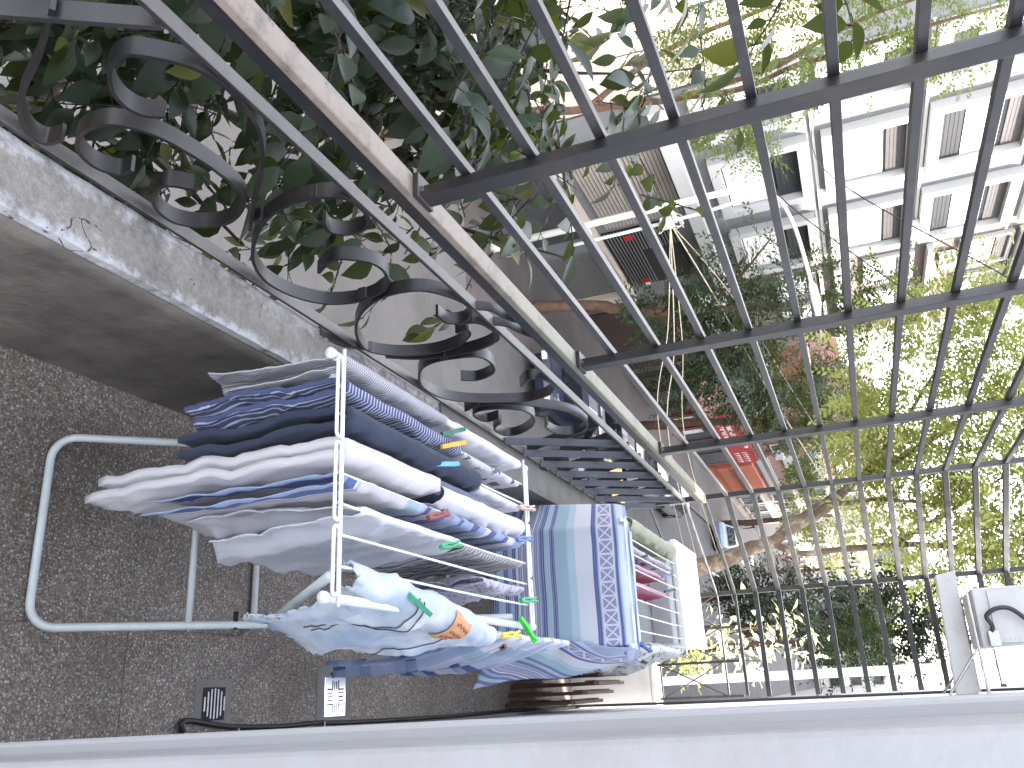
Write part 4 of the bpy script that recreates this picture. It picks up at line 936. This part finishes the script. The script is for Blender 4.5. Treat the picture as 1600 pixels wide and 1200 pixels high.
# ================================================================== buildings across the street
def bld(name, label, y0, y1, zt, mat, depth=9):
    t = thing(name, label, 'building', (FX-depth/2, (y0+y1)/2, G))
    MB().box(FX-depth, FX, y0, y1, G, zt).build('wall', mat, t)
    return t
def window(t, y0, y1, z0, z1, kind=0, proud=.26, fr=.30, x=FX, frame='facade_white'):
    f = MB()
    f.box(x, x+proud, y0-fr, y0, z0-fr, z1+fr); f.box(x, x+proud, y1, y1+fr, z0-fr, z1+fr)
    f.box(x, x+proud, y0, y1, z0-fr, z0); f.box(x, x+proud, y0, y1, z1, z1+fr)
    w_ = f.build('window', frame, t)
    h = z1-z0
    MB().box(x+.002, x+.03, y0, y1, z0, z1).build('pane', 'glass', w_)
    def sl_(a, b, mat, step=.07):
        m_ = MB().box(x+.032, x+.05, y0+.03, y1-.03, a, b); nn_ = 5
        for q_ in range(nn_): m_.box(x+.0505, x+.060, y0+.04, y1-.04, a+(b-a)*(q_+.06)/nn_, a+(b-a)*(q_+.94)/nn_)
        m_.build('shutter', mat, w_)
    if kind == 0:
        MB().box(x+.035, x+.06, y0+.05, y1-.07, z0+.05, z0+h*.68).build('blind', 'blind', w_); sl_(z0+h*.72, z1, 'shutter')
    elif kind == 1:
        sl_(z0, z0+h*.26, 'shutter_dk'); MB().box(x+.035, x+.06, y0+.05, y1-.05, z0+h*.28, z0+h*.70).build('blind', 'blind', w_); sl_(z0+h*.76, z1, 'shutter')
    elif kind == 2:
        MB().box(x+.035, x+.06, y0+.05, y1-.05, z0+.04, z0+h*.62).build('blind', 'blind', w_); sl_(z0+h*.68, z1, 'shutter_dk')
    else:
        for k in range(1, 3): MB().box(x+.031, x+.06, y0+(y1-y0)*k/3-.03, y0+(y1-y0)*k/3+.03, z0, z1).build('mullion', frame, w_)
    return w_
def acunit(label, x, y, z, w_=.85):
    a = thing('outdoor_unit', label, 'air conditioner', (x, y, z), 0, 'air conditioner units on the far facades')
    MB().box(x, x+.3, y-w_/2, y+w_/2, z, z+.55).build('casing', 'enamel', a, bevel=.02)
    q = MB()
    for i in range(6): q.box(x+.301, x+.306, y-w_*.42, y+w_*.1, z+.08+i*.07, z+.11+i*.07)
    q.build('grille', 'shutter', a)
    for s in (-1, 1): MB().box(x-.02, x+.28, y+s*w_*.35-.02, y+s*w_*.35+.02, z-.05, z-.005).build('bracket', 'shutter_dk', a)
ap = bld('apartment_building', 'pale grey apartment building with white boxed windows across the street', 17.6, 29.0, 11.5, 'facade_grey')
for z0, z1, kd in ((.1, 2.15, 2), (3.1, 4.93, 0), (5.76, 7.85, 1), (8.7, 10.7, 0)):
    for y0, y1 in ((18.0, 19.6), (21.1, 23.65), (25.4, 28.05)): window(ap, y0, y1, z0, z1, kd)
for z in (2.62, 5.4, 8.2): MB().box(FX, FX+.06, 17.6, 29, z-.06, z+.02).build('string_course', 'facade_white', ap)
MB().box(FX, FX+.5, 17.6, 29, -1.15, -.75).build('canopy', 'facade_white', ap)
MB().box(FX+.002, FX+.05, 17.7, 28.9, G, -4.35).build('ground_floor_cladding', 'facade_dark', ap)
MB().box(FX+.01, FX+.04, 23.5, 27.6, -4.0, -1.7).build('loggia_opening', 'dark', ap)
for i in range(22):
    z = -3.9+i*.105
    MB().box(FX+.06, FX+.09, 23.5, 25.0 if i > 8 else 27.5, z, z+.03).build('grille_slat', 'garage', ap)
lv = MB().box(FX+.002, FX+.05, 19.6, 23.2, -3.75, -1.25).build('louvre_panel', 'shutter_dk', ap)
for i in range(22): MB().prism([(FX+.055, -3.72+i*.112), (FX+.11, -3.72+i*.112), (FX+.07, -3.635+i*.112)], 19.62, 23.18, 1).build('slat', 'louvre', lv)
MB().box(FX, FX+.35, 19.2, 28.8, -4.33, -4.05).build('lintel', 'facade_beige', ap)
for lab, y, z, mt_ in (('small red cloth hanging in the dark loggia across the street', 23.8, -3.2, 'red'), ('small red and white cloth hanging low in the dark loggia', 27.0, -3.4, 'red')):
    c_ = thing('hanging_cloth', lab, 'cloth', (FX+.2, y, z))
    MB().grid(lambda i, j: Vector((FX+.2+.03*math.sin(9*j), y-.14+.28*j, z-.12+.26*i)), 8, 10).build('cloth_panel', mt_, c_, True, solid=.01)
    if y > 25: MB().grid(lambda i, j: Vector((FX+.2+.03*math.sin(9*j), y+.15+.2*j, z-.1+.22*i)), 8, 10).build('cloth_panel', 'lettering', c_, True, solid=.01)
gd = MB().box(FX+.055, FX+.08, 24.0, 27.6, G+.14, -4.42).build('garage_door', 'garage', ap)
for i in range(16): MB().box(FX+.081, FX+.10, 24.02, 27.58, G+.18+i*.12, G+.25+i*.12).build('rib', 'garage', gd)
MB().box(FX+.055, FX+.30, 23.4, 23.9, G+.13, -4.34).build('pier', 'facade_grey', ap)
MB().box(FX+.055, FX+.30, 27.7, 28.2, G+.13, -4.34).build('pier', 'facade_beige', ap)
acunit('outdoor air conditioner unit beside the highest visible boxed window', FX+.05, 27.4, 5.05)
acunit('outdoor air conditioner unit on the edge of the pink brick building', FX+.05, 30.2, 6.2)
b0 = bld('beige_building', 'sunlit beige building behind the leaves at the top of the photo', 2, 17.5, 3.0, 'facade_beige')
for y in (5, 9, 13.4): window(b0, y, y+1.8, -4.6, -2.4, 2, .1, .12, frame='facade_beige'); window(b0, y, y+1.6, .2, 1.9, 0, .1, .1, frame='facade_white')
b3 = bld('pink_brick_building', 'pink brick apartment building next to the pale one', 29.05, 36.5, 12.5, 'facade_rose')
for z0 in (-2.0, .9, 3.9, 6.95, 9.7):
    for y0 in (29.3, 32.1): window(b3, y0, y0+1.9, z0, z0+1.4, 0, .14, .12)
for z in (2.9, 5.9, 8.7): MB().box(FX, FX+.35, 29.05, 36.5, z-.1, z+.1).build('balcony_band', 'facade_white', b3)
MB().box(FX+.01, FX+.05, 29.4, 36, G+.14, -3.6).build('shopfront', 'brown_wall', b3)
b4 = bld('low_brown_shop', 'low brown shop with a terracotta awning and yellow board', 36.55, 43.4, -.6, 'facade_grey')
MB().box(FX+.01, FX+.06, 36.7, 43.2, G+.14, -4.2).build('shopfront', 'brown_wall', b4)
for y0 in (37.2, 39.4, 41.4): MB().box(FX+.065, FX+.09, y0, y0+1.5, G+.5, -4.5).build('shop_window', 'glass', b4)
MB().prism([(FX+.06, -2.75), (FX+1.5, -3.85), (FX+1.5, -4.0), (FX+.06, -2.85)], 37.2, 41.6, 1).build('awning', 'awning', b4)
MB().box(FX+.065, FX+.14, 36.9, 38.4, -4.15, -3.3).build('yellow_board', 'yellow', b4)
b5 = bld('red_sign_shop', 'terracotta shop building with a large red sign', 43.45, 56.0, 1.4, 'terracotta')
sg = MB().box(FX+.3, FX+.42, 43.8, 55.2, -4.3, -2.75).build('red_sign', 'red', b5)
q = MB(); rs = random.Random(3)
for row, zc in enumerate((-3.35, -3.75)):
    y = 44.6
    while y < 50.2:
        wd = rs.uniform(.16, .3)
        q.box(FX+.421, FX+.43, y, y+.07, zc-.13, zc+.13); q.box(FX+.421, FX+.43, y+.07, y+wd, zc+(.06 if rs.random() < .5 else -.13), zc+.13 if rs.random() < .5 else zc-.02+.1)
        y += wd+.11
for row, zc in enumerate((-3.3, -3.75)):
    y = 52.4
    while y < 54.6: q.box(FX+.421, FX+.43, y, y+.12, zc-.14, zc+.14); q.box(FX+.421, FX+.43, y+.12, y+.3, zc+.04, zc+.14); y += .55
q.build('lettering', 'lettering', sg)
MB().box(FX+.421, FX+.43, 50.9, 51.4, -3.1, -2.9).build('emblem', 'lettering', sg)
MB().box(FX+.01, FX+.06, 43.6, 55.8, G+.14, -4.35).build('shopfront', 'brown_wall', b5)
for y0, w_ in ((44, 2.2), (46.6, 2.2), (49.4, 3.0), (52.8, 2.6)): MB().box(FX+.065, FX+.09, y0, y0+w_, G+.3, -4.6).build('shop_window', 'glass', b5)
for y0 in (44.4, 45.4, 47.0): MB().box(FX+.091, FX+.10, y0, y0+.7, G+.5, G+1.6).build('window_poster', 'lettering', b5)
for y0 in (44, 46.6): MB().box(FX+.091, FX+.11, y0-.1, y0, G+.3, -4.6).build('red_jamb', 'red', b5)
for i in range(8): MB().box(FX+.0, FX+.04, 43.5+i*1.55, 43.53+i*1.55, -2.2, 1.4).build('joint', 'brown_wall', b5)
wn = MB().box(FX+.02, FX+.1, 52.8, 55.0, -1.8, -.7).build('window', 'facade_white', b5); MB().box(FX+.101, FX+.11, 53.0, 54.3, -1.7, -.8).build('pane', 'glass', wn)
acunit('small window air conditioner above the red sign', FX+.12, 55.2, -1.7, .7)
b6 = bld('salmon_building', 'salmon pink building with white bands next to the red sign shop', 56.05, 66.5, 3.2, 'pink')
for z in (-3.0, -1.4, .2, 1.8): MB().box(FX, FX+.12, 56.05, 66.5, z, z+.75).build('band', 'facade_white', b6)
MB().box(FX+.01, FX+.3, 56.5, 66, -5.6, -3.3).build('salmon_fascia', 'salmon', b6)
MB().box(FX+.01, FX+.2, 56.5, 66, G+.14, -5.65).build('salmon_door', 'salmon', b6)
MB().box(FX+.31, FX+.5, 57, 65.5, -4.5, -4.35).build('fascia_rib', 'terracotta', b6)
b7 = bld('cream_corner_building', 'cream corner building with dark window bands far along the street', 67.0, 82, 5.5, 'facade_beige')
for z0 in (-5.6, -3.2, -.8, 1.8):
    for y0 in (68, 72, 76): window(b7, y0, y0+2.8, z0, z0+1.5, 3, .12, .12)
for i, (y0, y1, zt, mt, lab) in enumerate([(88, 104, 7, 'facade_white', 'white building past the cross street'), (104.2, 125, 4, 'pink', 'pinkish building in the distance'), (125.2, 150, 9, 'facade_grey', 'grey building at the far end of the street')]):
    b = bld('distant_building', lab, y0, y1, zt, mt)
    for z0 in (-5, -2, 1, 4):
        if z0+1.6 < zt:
            for y in range(int(y0)+2, int(y1)-3, 5): window(b, y, y+2.4, z0, z0+1.5, 3, .1, .12)
be = thing('end_building', 'pale building closing the street in the distance', 'building', (-6, 165, G))
MB().box(-22, 8, 160, 172, G, 6).build('wall', 'facade_white', be)
for x in range(-20, 7, 4):
    for z in (-5, -1.6, 1.8): 
        wnd = MB().box(x, x+2.2, 159.86, 159.99, z, z+1.7).build('window', 'facade_grey', be); MB().box(x+.15, x+2.05, 159.8, 159.85, z+.15, z+1.55).build('pane', 'glass', wnd)
# unseen blocks added on our side, heights shaped to shade the street
for i, (y0, y1, zt, lab) in enumerate([(19, 23.5, 19, 'tall white unseen shading block added on the near side'), (23.6, 30, 12.5, 'lower unseen shading block added on the near side'), (30.1, 52, 20, 'long unseen shading block added on the near side'), (52.1, 84, 19, 'farther unseen shading block added on the near side'), (84.2, 150, 13, 'distant unseen shading block added on the near side')]):
    t = thing('shade_block', lab, 'building', (6, (y0+y1)/2, G)); MB().box(1.3, 12, y0, y1, G, zt).build('wall', 'facade_white', t)

# ---------------------------------------------------------------- street lamp, cables
lp = thing('street_lamp', 'pale street lamp post with a curved arm on the far pavement', 'street lamp', (-12, 20.1, G))
MB().tube([(-12, 20.1, G+.1), (-12, 20.1, 1.1)], .11, 12, True, .085).build('post', 'lamp_paint', lp, True)
MB().tube([(-12, 20.1, G+.1), (-12, 20.1, G+.6)], .17, 12).build('base', 'lamp_paint', lp, True)
MB().tube(spline([(-11.85, 20.75, -4.2), (-11.85, 20.7, -2), (-11.85, 20.6, -.4), (-11.68, 20.1, .95), (-11.45, 20.0, 1.45), (-10.61, 20.0, 1.74), (-9.33, 20.0, 1.88), (-8.9, 20.0, 1.9)], 6), .05, 8).build('arm', 'lamp_paint', lp, True)
for z in (-3.6, -1.2): MB().box(-12.1, -11.8, 20.1, 20.75, z-.03, z+.03).build('clamp', 'lamp_paint', lp)
MB().tube([(-8.95, 20.0, 1.9), (-8.85, 20.0, 1.92), (-8.4, 20.0, 1.94), (-8.0, 20.0, 1.92)], [.06, .10, .11, .05], 10).build('lamp_head', 'enamel', lp, True)
def wire(label, pts, r, mat, grp='overhead cables'): return tag(MB().tube(spline(pts, 8), r, 5).build('overhead_cable', mat, None, True), label, 'cable', grp)
J = (-11.75, 20.6, -1.35)
wire('pale overhead cable running low along the street, lowest of three', [J, (-9.4, 22.2, -2.0), (-7.2, 24.0, -2.9), (-3.5, 30, -3.5)], .014, 'wire_pale')
wire('pale overhead cable running along the street, middle of three', [J, (-9.0, 22.6, -1.95), (-6.8, 24.6, -2.75), (-2.9, 31, -3.2)], .016, 'wire_pale')
wire('pale overhead cable running along the street, highest of three', [J, (-9.3, 23.2, -1.8), (-6.9, 26.5, -2.55), (-2.4, 34, -2.6)], .016, 'wire_pale')
wire('pale cable slanting up from the lamp post, thicker one', [J, (-10.4, 23.5, -.65), (-8.4, 28.6, .35), (-5.2, 40, 2.4)], .022, 'wire_pale')
wire('pale cable slanting up from the lamp post, thinner one', [J, (-10.6, 23.6, -.25), (-8.8, 29, .95), (-5.6, 42, 3.4)], .014, 'wire_pale')
for i, (z, lab) in enumerate([(2.7, 'dark cable crossing the street through the tree tops'), (1.7, 'lower dark cable crossing in front of the pale windows')]):
    wire(lab, [(-13.4, 19.5, z), (-9, 15, z-.3), (-4, 10, z+1.2)], .010, 'wire_dark')
cj = thing('cable_tangle', 'tangle of coiled cables tied to the lamp post', 'cables', J)
rc = random.Random(8)
for k in range(7):
    c = Vector(J)+Vector((rc.uniform(-.1, .25), rc.uniform(-.3, .2), rc.uniform(-.3, .3))); r_ = rc.uniform(.10, .24); ax = Vector((rc.gauss(0, 1), rc.gauss(0, .5), rc.gauss(0, 1))).normalized(); u_ = ax.orthogonal().normalized(); v_ = ax.cross(u_)
    MB().tube([c+r_*(math.cos(a*.42)*u_+math.sin(a*.42)*v_*rc.uniform(.8, 1)) for a in range(17)], .014, 5).build('coil', 'wire_pale' if k % 3 else 'enamel', cj, True)
MB().box(-11.9, -11.65, 20.45, 20.75, -1.6, -1.25).build('junction_box', 'enamel', cj, bevel=.02)

# ---------------------------------------------------------------- cars
def car(label, x, y, rz, body, kind=0, scale=1.):
    t = thing('parked_car', label, 'car', (x, y, G), rz, 'cars along the street')
    nm = 'car_paint_%d' % (hash(body) % 99999)
    mt = NT('car_paint'); mt.b.inputs['Coat Weight'].default_value = .6; mm = mt.done((*body, 1), .35, .2)
    side = [(-2.05, .32), (-2.08, .62), (-1.98, .86), (-1.2, .95), (-.62, 1.36), (-.2, 1.45), (.75, 1.46), (1.35, 1.36), (1.85, 1.0), (2.06, .92), (2.1, .5), (2.05, .30)]
    secs = []; X = (-.84, -.80, -.62, 0, .62, .80, .84)
    mb = MB(); n = len(side); vs = []
    for xx in X:
        k = abs(xx)/.84
        for (a, z) in side:
            tuck = 1-(.20*max(0, (z-.9)/.55)); sh_ = 1-.03*k*k
            vs.append((xx*tuck, a*sh_, z-(.05*k**4 if z > .9 else 0)))
    fs = []
    for i in range(len(X)-1):
        for j in range(n): a = i*n+j; b = i*n+(j+1) % n; fs.append((a, a+n, b+n, b))
    fs += [tuple(range(n)), tuple(range(len(X)*n-1, (len(X)-1)*n-1, -1))]
    mb.add(vs, fs)
    bo = part('body', mb.mesh('car_body', False), mm, t); bo.modifiers.new('b', 'BEVEL').width = .04
    for s in (-1, 1):
        g = MB(); f = lambda a, z: (s*(.845*(1-.20*max(0, (z-.9)/.55))+.004), a, z)
        g.add([f(-1.05, .97), f(-.1, .97), f(-.1, 1.38), f(-.56, 1.33)], [(0, 1, 2, 3)]); g.add([f(0, .97), f(1.5, .97), f(1.22, 1.33), f(0, 1.39)], [(0, 1, 2, 3)])
        part('side_window', g.mesh('side_window'), 'carglass', t)
        for yy in (-1.25, 1.3):
            wme = MB().tube([(s*.70, yy, .31), (s*.86, yy, .31)], .31, 18).mesh('wheel', False)
            wo = part('wheel', wme, 'tyre', t); part('rim', MB().tube([(s*.86, yy, .31), (s*.868, yy, .31)], .19, 14).mesh('rim'), 'dullsteel', wo)
        part('headlight', MB().box(s*.70-.13, s*.70+.13, -2.09, -1.98, .62, .76).mesh('headlight'), 'enamel', t)
        part('tail_light', MB().box(s*.72-.1, s*.72+.1, 1.98, 2.09, .70, .86).mesh('tail_light'), 'red', t)
    g = MB(); g.add([(-.66, -1.20, .985), (.66, -1.20, .985), (.55, -.66, 1.37), (-.55, -.66, 1.37)], [(0, 1, 2, 3)]); part('windscreen', g.mesh('windscreen'), 'carglass', t)
    g = MB(); g.add([(.64, 1.86, 1.04), (-.64, 1.86, 1.04), (-.54, 1.40, 1.37), (.54, 1.40, 1.37)], [(0, 1, 2, 3)]); part('rear_window', g.mesh('rear_window'), 'carglass', t)
    if kind: part('roof_panel', MB().box(-.62, .62, -.45, 1.15, 1.462, 1.478).mesh('roof_panel'), 'yellow', t)
    return t
car('dark blue car parked below the scrolls, nearest of the row', -8.75, 24.6, 0, (.012, .02, .045))
car('black car with glossy windows parked behind the dark blue car', -8.75, 29.4, 0, (.012, .012, .014))
car('white car parked in the row past the black car', -8.55, 35.2, 0, (.65, .66, .68))
car('black taxi with a yellow roof driving in the near lane', -6.35, 26.6, 0, (.02, .02, .02), 1)
car('silver car parked before the red sign shop', -8.6, 40.2, 0, (.35, .36, .38))
car('pale blue car parked at the far corner', -9.0, 58.5, 0, (.35, .45, .60))
car('white car parked farthest along the street', -8.8, 66, 0, (.7, .7, .7))

# ---------------------------------------------------------------- pedestrians
def person(label, x, y, rz, top, legs, stride=.2):
    t = thing('person', label, 'person', (x, y, G+.135), rz)
    J_ = {'pel': (0, 0, .95), 'sp': (0, .01, 1.2), 'ch': (0, 0, 1.38), 'nk': (0, 0, 1.50), 'hd': (0, -.01, 1.63), 'ht': (0, 0, 1.74),
          'hl': (.09, 0, .90), 'kl': (.10, -stride*.6, .50), 'al': (.10, -stride*.7, .09), 'tl': (.10, -stride*.7-.16, .03),
          'hr': (-.09, 0, .90), 'kr': (-.10, stride*.1, .48), 'ar': (-.10, stride, .12), 'tr': (-.10, stride-.13, .04),
          'sl': (.19, 0, 1.40), 'el': (.24, .08, 1.14), 'wl': (.23, -.05, .92), 'fl': (.22, -.08, .83),
          'sr': (-.19, 0, 1.40), 'er': (-.24, -.02, 1.14), 'wr': (-.23, -.16, .95), 'fr': (-.22, -.2, .87)}
    rad = dict(pel=.135, sp=.12, ch=.135, nk=.055, hd=.095, ht=.06, hl=.095, kl=.06, al=.04, tl=.035, hr=.095, kr=.06, ar=.04, tr=.035, sl=.06, el=.042, wl=.03, fl=.035, sr=.06, er=.042, wr=.03, fr=.035)
    E_ = [('pel', 'sp'), ('sp', 'ch'), ('ch', 'nk'), ('nk', 'hd'), ('hd', 'ht'), ('pel', 'hl'), ('hl', 'kl'), ('kl', 'al'), ('al', 'tl'), ('pel', 'hr'), ('hr', 'kr'), ('kr', 'ar'), ('ar', 'tr'), ('ch', 'sl'), ('sl', 'el'), ('el', 'wl'), ('wl', 'fl'), ('ch', 'sr'), ('sr', 'er'), ('er', 'wr'), ('wr', 'fr')]
    ks = list(J_); me = bpy.data.meshes.new('body'); me.from_pydata([J_[k] for k in ks], [(ks.index(a), ks.index(b)) for a, b in E_], [])
    o = bpy.data.objects.new('body', me); col.objects.link(o); o.parent = t
    sk = o.modifiers.new('skin', 'SKIN'); sk.use_smooth_shade = True
    for i, k in enumerate(ks): me.skin_vertices[0].data[i].radius = (rad[k], rad[k]*.8)
    me.skin_vertices[0].data[0].use_root = True
    o.modifiers.new('s', 'SUBSURF').render_levels = 2
    m_ = NT('person_skin_and_clothes'); p = m_.co('Object'); sx = m_.n('SeparateXYZ'); m_.l(p, sx.inputs[0])
    c = m_.ramp(m_.math('DIVIDE', sx.outputs[2], 1.8), [(0, (.03, .03, .03)), (.045, legs), (.54, top), (.835, (.42, .24, .16)), (.935, (.02, .015, .012))], True)
    me.materials.append(m_.done(c, .8))
    part('hair', MB().tube([(0, .02, 1.62), (0, .015, 1.70), (0, .0, 1.765)], [.085, .10, .04], 10).mesh('hair', True), 'hair', t)
    return t
person('person in dark trousers and light shirt walking on the far pavement', -12.3, 74.5, .3, (.5, .5, .62), (.012, .012, .016))
person('person in white crossing the road far away', -8.2, 79, 1.2, (.72, .72, .74), (.5, .5, .52), .28)
